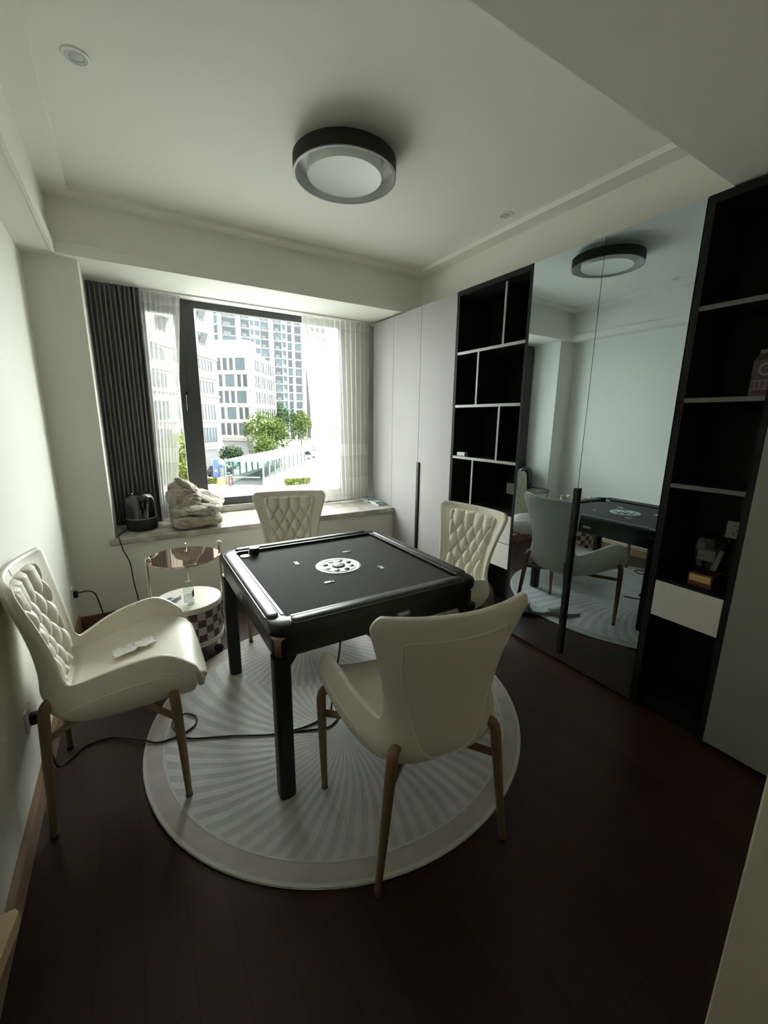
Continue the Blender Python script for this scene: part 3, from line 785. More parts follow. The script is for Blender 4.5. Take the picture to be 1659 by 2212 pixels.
# sockets
def socket(loc, nx, label, cat='socket', ax='x', holes=True, plug=False):
    s = thing('wall_socket', label, cat, loc)
    def bx(d0, d1, a0, a1, z0, z1): return MB().box(min(nx * d0, nx * d1), max(nx * d0, nx * d1), a0, a1, z0, z1)
    obj('plate', bx(0, 0.009, -0.043, 0.043, -0.043, 0.043), WHITE, s, bevel=0.003)
    if holes:
        for a, z, h in ((-0.012, -0.016, 0.006), (0.012, -0.016, 0.006), (0, 0.0, 0.005), (-0.010, 0.022, 0.005), (0.010, 0.022, 0.005)):
            obj('slot', bx(0.0088, 0.0096, a - 0.0015, a + 0.0015, z - h, z + h), DARKP, s)
    if plug:
        p = obj('plug', bx(0.009, 0.035, -0.018, 0.018, -0.030, 0.012), RUBBER, s, bevel=0.006)
    return s
socket((-0.45, 1.872, 0.375), 1, 'white wall socket with a black plug behind the left armchair', plug=True)
socket((-0.45, 3.31, 0.335), 1, 'white wall socket with a black plug near the far left corner', plug=True)
socket((2.53, 2.235, 0.985), -1, 'white socket at the back of the display cabinet near the wardrobe')
socket((2.53, 0.785, 0.985), -1, 'white socket behind the crystal trophy in the black cabinet')
cord('charger_cord', [(-0.415, 3.31, 0.335), (-0.36, 3.31, 0.335), (-0.325, 3.315, 0.31), (-0.31, 3.33, 0.24), (-0.30, 3.36, 0.15), (-0.285, 3.38, 0.04), (-0.26, 3.38, 0.006), (-0.1, 3.36, 0.005)], 0.0042, RUBBER, 'thin black cord arching from the far corner socket to the floor')

# ================================================================== things on the sill
sp = thing('speaker', 'black domed speaker on the stone sill before the charcoal curtain', 'speaker', (0.008, 3.685, 0.645))
obj('base', MB().lathe([(0.095, 0.0), (0.106, 0.012), (0.110, 0.05), (0.108, 0.088), (0.104, 0.095)], 40), BLKFAB, sp, smooth=True)
obj('dome', MB().lathe([(0.104, 0.095), (0.104, 0.17), (0.101, 0.215), (0.092, 0.248), (0.075, 0.272), (0.058, 0.281), (0.056, 0.276), (0.0001, 0.272)], 40), BLKGLOSS, sp, smooth=True)
obj('light_ring', MB().lathe([(0.106, 0.090), (0.1075, 0.0935), (0.1045, 0.097)], 40, caps=False), TSILV, sp, smooth=True)

mb = MB(); mb.tube(spline([(a - 0.008, b - 3.685, c - 0.645) for a, b, c in [(-0.085, 3.64, 0.665), (-0.125, 3.60, 0.652), (-0.150, 3.50, 0.651), (-0.146, 3.425, 0.649), (-0.140, 3.410, 0.62), (-0.128, 3.41, 0.56), (-0.098, 3.41, 0.46), (-0.090, 3.41, 0.32), (-0.074, 3.41, 0.16), (-0.06, 3.40, 0.02), (-0.04, 3.36, 0.006), (-0.02, 3.30, 0.005)]], 8), 0.0040, 8)
obj('cord', mb, RUBBER, sp, smooth=True)
from mathutils import noise as mnoise
def blob(c, r, e, nz, amp, seed, nu=120, nv=72, creases=0.0, cdir=(1, 0, 0), cf=40):
    mb = MB(); rows = []
    cd = Vector(cdir)
    for j in range(nv + 1):
        ph = -PI / 2 + PI * j / nv; row = []
        for i in range(nu):
            th = 2 * PI * i / nu
            def sg(v, p): return math.copysign(abs(v) ** p, v)
            x, y, z = sg(math.cos(ph), e[1]) * sg(math.cos(th), e[0]), sg(math.cos(ph), e[1]) * sg(math.sin(th), e[0]), sg(math.sin(ph), e[1])
            p = Vector((x * r[0], y * r[1], z * r[2])); n = Vector((x / r[0], y / r[1], z / r[2])).normalized()
            q = p * nz + Vector((seed, seed * 2.3, 0))
            d = amp * mnoise.noise(q) + 0.5 * amp * mnoise.noise(q * 2.7)
            if creases:
                k = (p + Vector((0, 0, 0.05 * mnoise.noise(q * 1.3)))).dot(cd) * cf + 2.2 * mnoise.noise(q * 0.8)
                d += creases * (abs(math.sin(k)) ** 0.6 - 0.6)
            row.append(tuple(Vector(c) + p + n * d))
        rows.append(row)
    mb.loft(rows, True); return mb
qt = thing('blanket', 'crumpled beige grey quilt heaped on the sill under the window', 'blanket', (0.385, 3.655, 0.645))
obj('lower_fold', blob((0.012, -0.03, 0.052), (0.188, 0.19, 0.047), (0.5, 0.6), 7, 0.012, 1.0, creases=0.012, cdir=(0.25, 0.3, 1), cf=95), QUILT, qt, smooth=True)
obj('middle_fold', blob((0.020, -0.01, 0.130), (0.185, 0.175, 0.050), (0.55, 0.7), 8, 0.020, 4.0, creases=0.014, cdir=(0.4, 0.2, 1), cf=70), QUILT, qt, smooth=True)
mdl = obj('upper_heap', blob((-0.060, 0.03, 0.225), (0.125, 0.130, 0.125), (0.9, 0.9), 9, 0.022, 7.0, creases=0.013, cdir=(-0.5, 0.2, 0.9), cf=75), QUILT, qt, smooth=True)
m2 = blob((0, 0, 0), (0.030, 0.10, 0.115), (0.9, 0.9), 12, 0.012, 9.0, nu=40, nv=28, creases=0.008, cdir=(1, 0.3, 0), cf=80)
pf = obj('peak_fold', m2, QUILT, qt, smooth=True); pf.location = (-0.035, 0.02, 0.300); pf.rotation_euler = (0.1, -0.75, 0.25)
m2 = blob((0, 0, 0), (0.125, 0.10, 0.020), (0.7, 0.8), 10, 0.010, 12.0, nu=44, nv=24, creases=0.004, cdir=(1, 0.6, 0), cf=60)
fl = obj('turned_flap', m2, QUILT, qt, smooth=True); fl.location = (0.135, 0.06, 0.205); fl.rotation_euler = (0.25, 0.42, -0.3)

BLUEB = mat('blue_booklet_cover', (0.13, 0.25, 0.30), 0.4, noise=0.3, nscale=25)
def booklet(x, y, z, hx, hy, t, rz, label):
    b = thing('booklet', label, 'booklet', (x, y, z), rz, 'blue booklets on the sill')
    obj('pages', MB().box(-hx + 0.002, hx - 0.002, -hy + 0.002, hy - 0.002, 0.0015, t - 0.0015), PAPER, b)
    cv = MB(); cv.box(-hx, hx, -hy, hy, t - 0.0015, t); cv.box(-hx, hx, -hy, hy, 0, 0.0015); cv.box(hx - 0.002, hx, -hy, hy, 0.0015, t - 0.0015)
    obj('cover', cv, BLUEB, b)
    obj('title_band', MB().box(-hx * 0.7, hx * 0.7, -hy * 0.3, hy * 0.2, t, t + 0.0004), WHITE if 'upper' in label else BLUEP, b)
booklet(2.135, 3.640, 0.645, 0.046, 0.075, 0.017, 0.10, 'lower blue booklet of the front pair at the sill corner')
booklet(2.125, 3.665, 0.662, 0.046, 0.075, 0.016, 0.05, 'upper blue booklet of the front pair at the sill corner')
booklet(2.130, 3.835, 0.645, 0.048, 0.085, 0.018, -0.04, 'lower blue booklet of the rear pair beneath the sheer curtain')
booklet(2.132, 3.840, 0.663, 0.048, 0.085, 0.014, -0.08, 'upper blue booklet of the rear pair beneath the sheer curtain')

# ================================================================== drum trolley
TX, TY = 0.208, 2.735
tr = thing('side_trolley', 'round wheeled side trolley with amber glass top and checkered drum', 'trolley', (TX, TY, 0))
obj('glass_top', MB().lathe([(0.205, 0.652), (0.208, 0.655), (0.208, 0.659), (0.205, 0.662)], 56), AMBER, tr, smooth=True)
dr = obj('drum', MB().lathe([(0.190, 0.115), (0.196, 0.120), (0.196, 0.150), (0.186, 0.152)], 56), CREAMP, tr, smooth=True)
n = 56; mb = MB(); mb.lathe([(0.192, 0.150), (0.192, 0.345)], n, caps=False)
bd = obj('checker_band', mb, CHECK, tr, smooth=True)
uv = bd.data.uv_layers.new(name='UVMap')
for poly in bd.data.polygons:
    cang = math.atan2(sum(bd.data.vertices[i].co.y for i in poly.vertices), sum(bd.data.vertices[i].co.x for i in poly.vertices))
    for li in poly.loop_indices:
        co = bd.data.vertices[bd.data.loops[li].vertex_index].co
        a = math.atan2(co.y, co.x)
        if a - cang > PI: a -= 2 * PI
        if a - cang < -PI: a += 2 * PI
        uv.data[li].uv = (a / (2 * PI) * 24 + 0.5, (co.z - 0.150) / 0.195 * 4 + 0.001)
obj('lid', MB().lathe([(0.192, 0.345), (0.199, 0.348), (0.199, 0.376), (0.195, 0.381), (0.0001, 0.382)], 56), CREAMP, tr, smooth=True)
for a, zt, ball in ((math.radians(183), 0.668, 0), (math.radians(82), 0.672, 0), (math.radians(-4), 0.705, 1)):
    x, y = 0.200 * math.cos(a), 0.200 * math.sin(a)
    x2, y2 = 0.206 * math.cos(a), 0.206 * math.sin(a)
    p = obj('pole', MB().tube([(x2, y2, 0.09), (x2, y2, zt)], 0.0075, 12), CHROME, tr, smooth=True)
    if ball:
        obj('ball_knob', MB().sphere((x2, y2, zt + 0.016), 0.018), CREAMP, p, smooth=True)
    else:
        obj('hook', MB().tube(spline([(x2, y2, zt), (x2 * 0.98, y2 * 0.98, zt + 0.012), (x2 * 0.93, y2 * 0.93, zt + 0.012), (x2 * 0.91, y2 * 0.91, zt - 0.002)], 5), 0.0075, 10), CHROME, p, smooth=True)
    obj('tray_bar', MB().tube([(x2, y2, 0.646), (0.0, 0.0, 0.646)], 0.004, 8), CHROME, p, smooth=True)
for a in (0.15, 0.15 + PI / 2, 0.15 + PI, 0.15 + 1.5 * PI):
    x, y = 0.165 * math.cos(a - 0.6), 0.165 * math.sin(a - 0.6)
    c = obj('caster', MB().box(x - 0.012, x + 0.012, y - 0.012, y + 0.012, 0.058, 0.116), CHROME, tr, bevel=0.003)
    wv = MB(); wv.lathe([(0.0001, -0.013), (0.024, -0.013), (0.028, -0.009), (0.028, 0.009), (0.024, 0.013), (0.0001, 0.013)], 20)
    wv.v = [(x + v[0], y + v[2], 0.028 + v[1]) for v in wv.v]
    obj('wheel', wv, DARKP, c, smooth=True)
bt = thing('water_bottle', 'clear plastic water bottle with white cap on the trolley drum', 'bottle', (0.205, 2.630, 0.382))
obj('body', MB().lathe([(0.024, 0.0), (0.029, 0.004), (0.030, 0.02), (0.0285, 0.05), (0.030, 0.075), (0.0305, 0.095), (0.027, 0.112), (0.016, 0.124), (0.0135, 0.130), (0.0135, 0.136)], 28), WATER, bt, smooth=True)
obj('water', MB().lathe([(0.023, 0.003), (0.027, 0.006), (0.027, 0.060), (0.0001, 0.0605)], 24), WATER, bt, smooth=True)
obj('cap', MB().lathe([(0.0155, 0.132), (0.0160, 0.134), (0.0155, 0.150), (0.0001, 0.1515)], 20), WHITE, bt, smooth=True)
m2 = MB(); loops = []
for z in (0.055, 0.092):
    loops.append([(0.0312 * math.cos(t), 0.0312 * math.sin(t), z) for t in [-1.0 + 1.5 * k / 10 for k in range(11)]])
m2.loft(loops, False); obj('label', m2, mat('grey_bottle_label', (0.32, 0.29, 0.26), 0.5, noise=0.5, nscale=90), bt, smooth=True)
cg = thing('cigarette_pack', 'small white and blue cigarette pack lying on the trolley drum', 'pack', (0.118, 2.735, 0.382), 0.75)
obj('box', MB().box(-0.044, 0.044, -0.028, 0.028, 0, 0.022), mat('pale_blue_card', (0.62, 0.66, 0.78), 0.4), cg, bevel=0.001)
obj('flip_lid', MB().box(0.012, 0.0446, -0.0284, 0.0284, 0.0005, 0.0224), WHITE, cg, bevel=0.001)
obj('emblem', MB().box(-0.030, -0.004, -0.014, 0.014, 0.0222, 0.0228), BLUEP, cg)

# tissue on the left chair
m2 = MB(); rows = []
for j in range(13):
    row = []
    for i in range(19):
        x, y = (i / 18 - 0.5) * 0.165, (j / 12 - 0.5) * 0.075
        row.append((x + 0.012 * mnoise.noise(Vector((y * 30, 1, 0))), y + 0.008 * mnoise.noise(Vector((x * 30, 5, 0))), 0.006 + 0.010 * abs(mnoise.noise(Vector((x * 28, y * 28, 3)))) + 0.010 * abs(mnoise.noise(Vector((x * 60, y * 40, 9))))))
    rows.append(row)
m2.loft(rows, False)
ts = tag(obj('tissue', m2, PAPER, smooth=True, loc=(-0.085, 1.985, 0.502)), 'crumpled white tissue lying on the left armchair seat', 'tissue')
ts.rotation_euler = (0.0, -0.06, 0.30)
md = ts.modifiers.new('thick', 'SOLIDIFY'); md.thickness = 0.0015

# slippers by the mirror doors
def slipper(loc, rz, label, group):
    s = thing('slipper', label, 'slipper', loc, rz, group)
    out = [(0.042 * math.sin(2 * PI * k / 28) * (1.0 + 0.12 * math.cos(2 * PI * k / 28)), 0.132 * math.cos(2 * PI * k / 28)) for k in range(28)]
    m_ = MB(); m_.loft([[(x * 0.94, y * 0.97, 0) for x, y in out], [(x, y, 0.008) for x, y in out], [(x, y, 0.018) for x, y in out], [(x * 0.93, y * 0.97, 0.022) for x, y in out]], True, True, True)
    obj('sole', m_, SLIP, s, smooth=True)
    rows_ = []
    for j in range(9):
        y = 0.005 + 0.105 * j / 8; w_ = 0.050 * math.sqrt(max(0.05, 1 - (y / 0.135) ** 2)); hgt = 0.062 - 0.032 * (j / 8) ** 1.3
        rows_.append([(w_ * math.cos(PI * k / 12), y, 0.012 + (hgt - 0.0) * math.sin(PI * k / 12)) for k in range(13)])
    m_ = MB(); m_.loft(rows_, False); u_ = obj('upper', m_, SLIP, s, smooth=True)
    md_ = u_.modifiers.new('thick', 'SOLIDIFY'); md_.thickness = 0.006
    return s
slipper((1.795, 2.015, 0.0116), -0.6, 'grey slipper at the rug edge nearest the mirror doors', None)
slipper((1.605, 1.85, 0.0116), -0.905, 'grey slipper lying on the rug beneath the right armchair seat', None)

# ================================================================== shelf things
tpz = 0.742
tp = thing('crystal_trophy', 'faceted crystal trophy on a dark red base with gold plaque', 'trophy', (2.30, 0.800, tpz), 0)
obj('base', MB().box(-0.055, 0.055, -0.05, 0.05, 0, 0.062), REDW, tp, bevel=0.003)
obj('plaque', MB().box(-0.058, -0.055, -0.043, 0.043, 0.024, 0.056), GOLDP, tp, bevel=0.001)
cb = obj('crystal', MB().lathe([(0.040, 0.062), (0.044, 0.066), (0.060, 0.120), (0.072, 0.165), (0.074, 0.185), (0.070, 0.215), (0.058, 0.240), (0.036, 0.256), (0.0001, 0.262)], 12), CRYST, tp)
obj('engraved_ball', MB().sphere((-0.030, 0, 0.222), 0.018, 16, 10), CRYST, cb, smooth=True)
obj('frosted_panel', MB().box(-0.034, -0.030, -0.036, 0.036, 0.125, 0.178), mat('frosted_crystal', (0.12, 0.12, 0.09), 0.5), cb, bevel=0.002)
def snack():
    bx = thing('snack_carton', 'brown snack carton with pale print on the black shelf by the doorway', 'carton', (2.32, 0.715, 1.614), -0.25)
    CB = mat('brown_carton', (0.055, 0.024, 0.018), 0.6, noise=0.2, nscale=30)
    m_ = MB(); m_.loft([[(-0.035, -0.05, 0), (0.035, -0.05, 0), (0.035, 0.05, 0), (-0.035, 0.05, 0)], [(-0.035, -0.05, 0.15), (0.035, -0.05, 0.15), (0.035, 0.05, 0.15), (-0.035, 0.05, 0.15)], [(-0.004, -0.05, 0.182), (0.004, -0.05, 0.182), (0.004, 0.05, 0.182), (-0.004, 0.05, 0.182)]], True, True, True)
    obj('body', m_, CB, bx)
    PR = mat('pale_print', (0.20, 0.165, 0.14), 0.6)
    m_ = MB(); m_.lathe([(0.026, 0), (0.026, 0.001), (0.019, 0.001), (0.019, 0)], 24, caps=False); m_.v = [(-0.0352 - v[2], v[0], 0.112 + v[1]) for v in m_.v]
    obj('emblem', m_, PR, bx)
    m_ = MB()
    for z in (0.030, 0.066): m_.box(-0.0362, -0.035, -0.044, 0.044, z, z + 0.003)
    for y in (-0.030, -0.010, 0.012, 0.032): m_.box(-0.0362, -0.035, y - 0.002, y + 0.002, 0.030, 0.068)
    obj('printed_bands', m_, PR, bx)
    obj('folded_top', MB().box(-0.006, 0.006, -0.05, 0.05, 0.178, 0.196), PR, bx)
snack()
wb = thing('small_box', 'small white box at the left end of a black shelf', 'box', (2.245, 2.505, 1.232), 0.2)
obj('box', MB().box(-0.022, 0.022, -0.038, 0.038, 0, 0.024), WHITE, wb, bevel=0.003)
obj('lid', MB().box(-0.0225, 0.0225, -0.0385, 0.0385, 0.020, 0.028), WHITE, wb, bevel=0.002)

# tan shelf board by the doorway on the left wall
tn = thing('wall_shelf', 'tan wooden shelf board at the left wall by the doorway', 'shelf', (-0.45, 0.40, 0.80))
m2 = MB(); m2.prism([(0, -0.24), (0.178, -0.24), (0.246, 0.236), (0.2465, 0.243), (0.242, 0.249), (0, 0.246)], 0, 0.022); obj('board', m2, TANW, tn, bevel=0.0012)
obj('bracket', MB().box(0.0, 0.012, -0.20, 0.20, -0.05, 0.0), TANW, tn)

# ================================================================== ceiling lights
LX, LY = 1.062, 2.165
lp = thing('ceiling_lamp', 'round dark drum ceiling lamp with white frosted lens, unlit', 'lamp', (LX, LY, 2.785))
obj('mount', MB().lathe([(0.11, 0.015), (0.11, -0.030)], 40), LAMPI, lp, smooth=True)
obj('drum', MB().lathe([(0.255, -0.020), (0.258, -0.022), (0.258, -0.090), (0.255, -0.092), (0.251, -0.090), (0.251, -0.022), (0.255, -0.020)], 72, caps=False), LAMPD, lp, smooth=True)
obj('rim', MB().lathe([(0.2585, -0.088), (0.2585, -0.093), (0.247, -0.093), (0.247, -0.088)], 72, caps=False), STRIP, lp, smooth=True)
obj('reflector', MB().lathe([(0.247, -0.090), (0.245, -0.032), (0.10, -0.026)], 72, caps=False), LAMPI, lp, smooth=True)
obj('lens', MB().lathe([(0.184, -0.028), (0.188, -0.060), (0.188, -0.089), (0.184, -0.094), (0.180, -0.091), (0.0001, -0.092)], 64), LENS, lp, smooth=True)
def downlight(x, y, label):
    d = thing('downlight', label, 'downlight', (x, y, 2.80), 0, 'recessed downlights')
    obj('ring', MB().lathe([(0.048, 0.0), (0.047, -0.004), (0.036, -0.005), (0.034, -0.001)], 32, caps=False), WHITE, d, smooth=True)
    obj('bezel', MB().lathe([(0.034, -0.001), (0.033, -0.0035), (0.026, -0.003), (0.024, -0.0005)], 32, caps=False), SILVER, d, smooth=True)
    obj('bulb', MB().lathe([(0.024, -0.0005), (0.018, -0.002), (0.010, -0.004), (0.0001, -0.0045)], 24), LAMPI, d, smooth=True)
downlight(-0.028, 2.182, 'small round downlight in the ceiling near the left beam')
downlight(2.215, 2.178, 'small round downlight in the ceiling above the mirror doors')

# ================================================================== outdoors
GZ = -6.5
struct('ground', MB().box(-80, 140, 6, 260, GZ - 0.3, GZ), CONC)
struct('road', MB().add([(5, 62, GZ + 0.02), (11, 62, GZ + 0.02), (16, 90, GZ + 0.02), (8, 90, GZ + 0.02)], [(0, 1, 2, 3)]).add([(2, 46, GZ + 0.02), (40, 30, GZ + 0.02), (46, 36, GZ + 0.02), (10, 50.2, GZ + 0.02)], [(0, 1, 2, 3)]), ASPH)
SH = {}
def wmesh(w_, h_, glass, mull=0, dep=0.12):
    k = (round(w_, 2), round(h_, 2), glass.name, mull)
    if k not in SH:
        me = bpy.data.meshes.new('window'); v, f, mi = [], [], []
        def bx(x0, x1, y0, y1, z0, z1, m_):
            n_ = len(v); v.extend([(x0, y0, z0), (x1, y0, z0), (x1, y1, z0), (x0, y1, z0), (x0, y0, z1), (x1, y0, z1), (x1, y1, z1), (x0, y1, z1)])
            for q in ((4, 5, 6, 7), (0, 1, 5, 4), (1, 2, 6, 5), (3, 0, 4, 7), (0, 3, 2, 1)):
                f.append(tuple(n_ + i for i in q)); mi.append(m_)
        bx(0, w_, -0.02, 0.02, 0, h_, 0)
        t = 0.06
        for a in ((0, w_, -0.08, 0.02, 0, t), (0, w_, -0.08, 0.02, h_ - t, h_), (0, t, -0.08, 0.02, t, h_ - t), (w_ - t, w_, -0.08, 0.02, t, h_ - t)): bx(*a, 1)
        for i in range(mull): x = w_ * (i + 1) / (mull + 1); bx(x - 0.03, x + 0.03, -0.06, 0.02, t, h_ - t, 1)
        me.from_pydata(v, [], f); me.materials.append(glass); me.materials.append(WINF)
        for p, m_ in zip(me.polygons, mi): p.material_index = m_
        SH[k] = me
    return SH[k]
def addwin(par, x, z, w_, h_, glass=WINDK, mull=0, y=0.0, rz=0.0):
    o = bpy.data.objects.new('window', wmesh(w_, h_, glass, mull)); COL.objects.link(o); o.parent = par
    o.location = (x, y, z); o.rotation_euler = (0, 0, rz); return o
def frame_rz(d): return math.atan2(d[1], d[0])
# --- office block in the middle: local x along the front (to the right), y into the block
d_side = Vector((0.6, 0.8, 0)); d_front = Vector((0.8, -0.6, 0))
bB = thing('office_building', 'cream stone office block with rows of slot windows behind the trees', 'building', (21.14, 85.43, 0), math.atan2(-0.6, 0.8))
# local frame: x to the right along the front, corner at x=0, y=depth (0.6,0.8)
mB = MB(); mB.box(-22, 0, 0, 13.8, -2.8, 13.75)
mB.box(-22, -0.0, 0.0, 8.0, 13.75, 14.1)
obj('body', mB, FACADE, bB)
obj('penthouse', MB().box(-7.6, -0.7, 0.8, 5.0, 14.1, 16.4), FACADE, bB)
obj('undercroft', MB().box(-21.5, -0.6, 0.8, 13.2, -6.5, -2.8), FRAMEM, bB)
obj('roof_tank', MB().box(-3.6, -2.8, 3.0, 3.8, 16.4, 17.2), BLUEP, bB)
for zf in (10.35, 7.25, 4.2, 1.1, -2.0): obj('ledge', MB().box(-22, 0.12, -0.12, 13.8, zf - 0.22 - 0.15, zf - 0.10 - 0.15), FACADE, bB)
ra = [(1.0, 2.9), (3.4, 4.1), (4.6, 5.4), (5.9, 6.6), (7.0, 7.7), (8.9, 9.6), (10.3, 11.0)]
rb = [(0.7, 1.5), (1.95, 2.65), (3.3, 5.1), (5.75, 6.4), (7.2, 8.3), (9.0, 9.7), (10.4, 11.1)]
for k in range(5):
    z0 = 10.75 - 3.1 * k; rw = ra if k % 2 == 0 else rb
    for a, b in rw:
        addwin(bB, -b, z0, b - a, 2.25, WINB if b - a > 1.5 else WINDK, 1 if b - a > 1.5 else 0)
    for a, b in ((2.3, 3.0), (3.7, 4.2), (4.9, 5.9), (6.6, 7.1), (7.9, 8.7), (9.5, 10.0), (10.7, 11.2), (12.0, 12.6)):
        addwin(bB, 0.0, z0, b - a, 2.25, WINDK, 0, a, PI / 2)
# --- left office block, seen along its side
bA = thing('office_building', 'pale office block with tilted open windows at the left of the window view', 'building', (11.82, 67.11, 0), math.atan2(0.8, 0.6))
obj('body', MB().box(-40, 0, 0.0, 14, -2.86, 21), FACADE, bA)
obj('undercroft', MB().box(-40, -0.8, 0.6, 13, -6.5, -2.86), FRAMEM, bA)
for zf in (9.68, 6.95, 4.45, 1.0, -2.4): obj('ledge', MB().box(-40, 0.0, -0.25, 0.0, zf, zf + 0.28), FACADE, bA)
for zt in (14.4, 11.3):
    for x in (-4.5, -9.0, -13.5):
        wv = addwin(bA, x, zt, 1.6, 1.55, WINB, 1)
        t = obj('open_sash', MB().obox((x + 0.8, -0.32, zt + 0.85), (1, 0, 0), (0, 0.9, 0.44), (0, -0.44, 0.9), 0.75, 0.03, 0.72), WINF, bA)
for z0, h in ((8.1, 1.3), (5.0, 1.6), (1.25, 2.2), (-1.85, 2.1)):
    for x, w_ in ((-4.95, 3.4), (-10.5, 3.4), (-16, 3.4)): addwin(bA, x, z0, w_, h, WINB, 3)
# --- residential tower
bC = thing('apartment_tower', 'tall pale apartment tower with columns of balconies filling the view', 'building', (25.5, 164.2, 0), math.atan2(0.03, 1.0))
obj('body', MB().box(-14, 37.2, 0, 16, -6.5, 45), TOWERB, bC)
for x0, x1 in ((-0.4, 0.6), (4.7, 6.0), (10.9, 12.6), (22.9, 24.6), (29.4, 30.0), (31.8, 32.9), (35.7, 37.2)):
    obj('pilaster', MB().box(x0, x1, -0.6, 0, -6.5, 45.4), FACADEW, bC)
cols = [(2.5, 1.9), (6.4, 4.2), (12.9, 2.8), (20.0, 2.6), (25.0, 2.7), (30.3, 1.3), (33.2, 2.2)]
small = [(16.3, 0.9), (17.9, 1.6), (28.3, 0.95)]
for k in range(-1, 16):
    z0 = 37.3 - 3.14 * k
    for x, w_ in cols: addwin(bC, x, z0, w_, 2.3, WINDK if (k + int(x)) % 3 else WINB, 1 if w_ > 2 else 0, -0.05)
    for x, w_ in small: addwin(bC, x, z0 + 0.9, w_, 1.35, WINB, 0, -0.05)
    obj('floor_band', MB().box(0.6, 35.7, -0.35, 0, z0 - 0.55, z0 - 0.15), FACADEW, bC)
for x, w_ in ((6.4, 4.2), (12.9, 2.8), (20.0, 2.6), (25.0, 2.7)):
    m2 = MB()
    for k in range(-1, 16): m2.box(x, x + w_ * 0.62, -0.75, -0.68, 37.3 - 3.14 * k - 0.2, 37.3 - 3.14 * k + 0.85)
    o = obj('balcony_rails', m2, WINF, bC); o['kind'] = 'stuff'
bD = thing('apartment_tower', 'farther pale tower seen through the right sheer curtain', 'building', (67, 172, 0), 0.1)
obj('body', MB().box(0, 8.5, 0, 12, -6.5, 42), FACADEW, bD)
for k in range(14):
    for x, w_ in ((0.8, 1.6), (3.4, 1.6), (6.0, 1.6)): addwin(bD, x, 37 - 3.1 * k, w_, 1.8, WINDK, 0, -0.05)
# --- trees
def tree(loc, h, r, crown_m, label, seed, nblob=7, cr0=0.35, n=2600, leaf=0.26):
    rnd = random.Random(seed); t = thing('tree', label, 'tree', (loc[0], loc[1], GZ), 0, 'street trees below the window')
    obj('trunk', MB().tube(spline([(0, 0, 0), (0.08, 0.05, h * 0.25), (-0.05, 0.1, h * 0.5), (0.1, 0, h * 0.75)], 4), [0.20 * (1 - 0.7 * i / 12) * h / 8 for i in range(13)], 7), BARK, t, smooth=True)
    bl_ = []
    for i in range(nblob):
        a = rnd.uniform(0, 2 * PI); q = rnd.uniform(0.15, 0.75) * r; z = h * rnd.uniform(cr0 + 0.1, 0.86)
        bl_.append((q * math.cos(a), q * math.sin(a), z, r * rnd.uniform(0.38, 0.6)))
    bl_.append((0, 0, h * 0.85, r * 0.5))
    v, f = [], []
    for i in range(n):
        bx_, by_, bz_, br_ = rnd.choice(bl_)
        d = Vector((rnd.gauss(0, 1), rnd.gauss(0, 1), rnd.gauss(0, 0.8))).normalized() * br_ * rnd.uniform(0.7, 1.05)
        c = Vector((bx_, by_, bz_)) + d
        a1 = Vector((rnd.gauss(0, 1), rnd.gauss(0, 1), rnd.gauss(0, 0.5))).normalized(); a2 = a1.cross(Vector((rnd.gauss(0, 1), rnd.gauss(0, 1), rnd.gauss(0, 1)))).normalized()
        s_ = leaf * rnd.uniform(0.6, 1.3); k = len(v)
        v += [tuple(c - a1 * s_), tuple(c + a2 * s_ * 0.5), tuple(c + a1 * s_), tuple(c - a2 * s_ * 0.5)]; f.append((k, k + 1, k + 2, k + 3))
    m_ = MB(); m_.v, m_.f = v, f
    c_ = bpy.data.meshes.new('crown'); c_.from_pydata(v, [], f); c_.materials.append(crown_m)
    o_ = bpy.data.objects.new('crown', c_); COL.objects.link(o_); o_.parent = t; o_['kind'] = 'stuff'
    return t
tree((29.5, 98), 11.3, 5.0, LEAF2, 'tallest deep green tree before the apartment tower', 1, 10, n=3600)
tree((22.3, 80), 9.0, 4.1, LEAF1, 'broad bright green tree before the stone office block', 2, 8, n=3000)
tree((36.0, 99), 9.6, 4.0, LEAF1, 'bright green tree right of the tallest tree', 3, 8, n=2600)
tree((19.4, 73), 4.8, 3.0, LEAF1, 'low bright green tree beside the canopy roof', 4, 7, 0.25, n=2200, leaf=0.2)
tree((13.8, 71), 3.3, 2.0, LEAF2, 'small dark green tree beneath the left office block', 5, 6, 0.2, n=1600, leaf=0.2)
tree((46.5, 100), 8.5, 5.0, LEAF2, 'dark tree half hidden behind the right sheer curtain', 6, 9, 0.2, n=2600)
tree((33.5, 78), 6.0, 2.4, LEAF2, 'slender tree at the edge of the right sheer curtain', 7, 7, 0.2, n=1600)
tree((3.6, 46), 6.2, 2.8, LEAF3, 'yellow green tree seen between the left sheer and the sash', 8, 8, 0.15, n=2600, leaf=0.2)
def bush(loc, sx, sy, h, m_, label, seed, n=900):
    rnd = random.Random(seed); v, f = [], []
    for i in range(n):
        c = Vector((rnd.uniform(-sx, sx), rnd.uniform(-sy, sy), h * rnd.random() ** 0.7)); s_ = 0.13 * rnd.uniform(0.6, 1.4)
        a1 = Vector((rnd.gauss(0, 1), rnd.gauss(0, 1), rnd.gauss(0.4, 1))).normalized(); a2 = a1.cross(Vector((rnd.gauss(0, 1), rnd.gauss(0, 1), rnd.gauss(0, 1)))).normalized(); k = len(v)
        v += [tuple(c - a1 * s_), tuple(c + a2 * s_ * 0.5), tuple(c + a1 * s_), tuple(c - a2 * s_ * 0.5)]; f.append((k, k + 1, k + 2, k + 3))
    me = bpy.data.meshes.new('hedge'); me.from_pydata(v, [], f); me.materials.append(m_)
    o_ = bpy.data.objects.new('hedge', me); COL.objects.link(o_); o_.location = (loc[0], loc[1], GZ); return tag(o_, label, 'hedge')
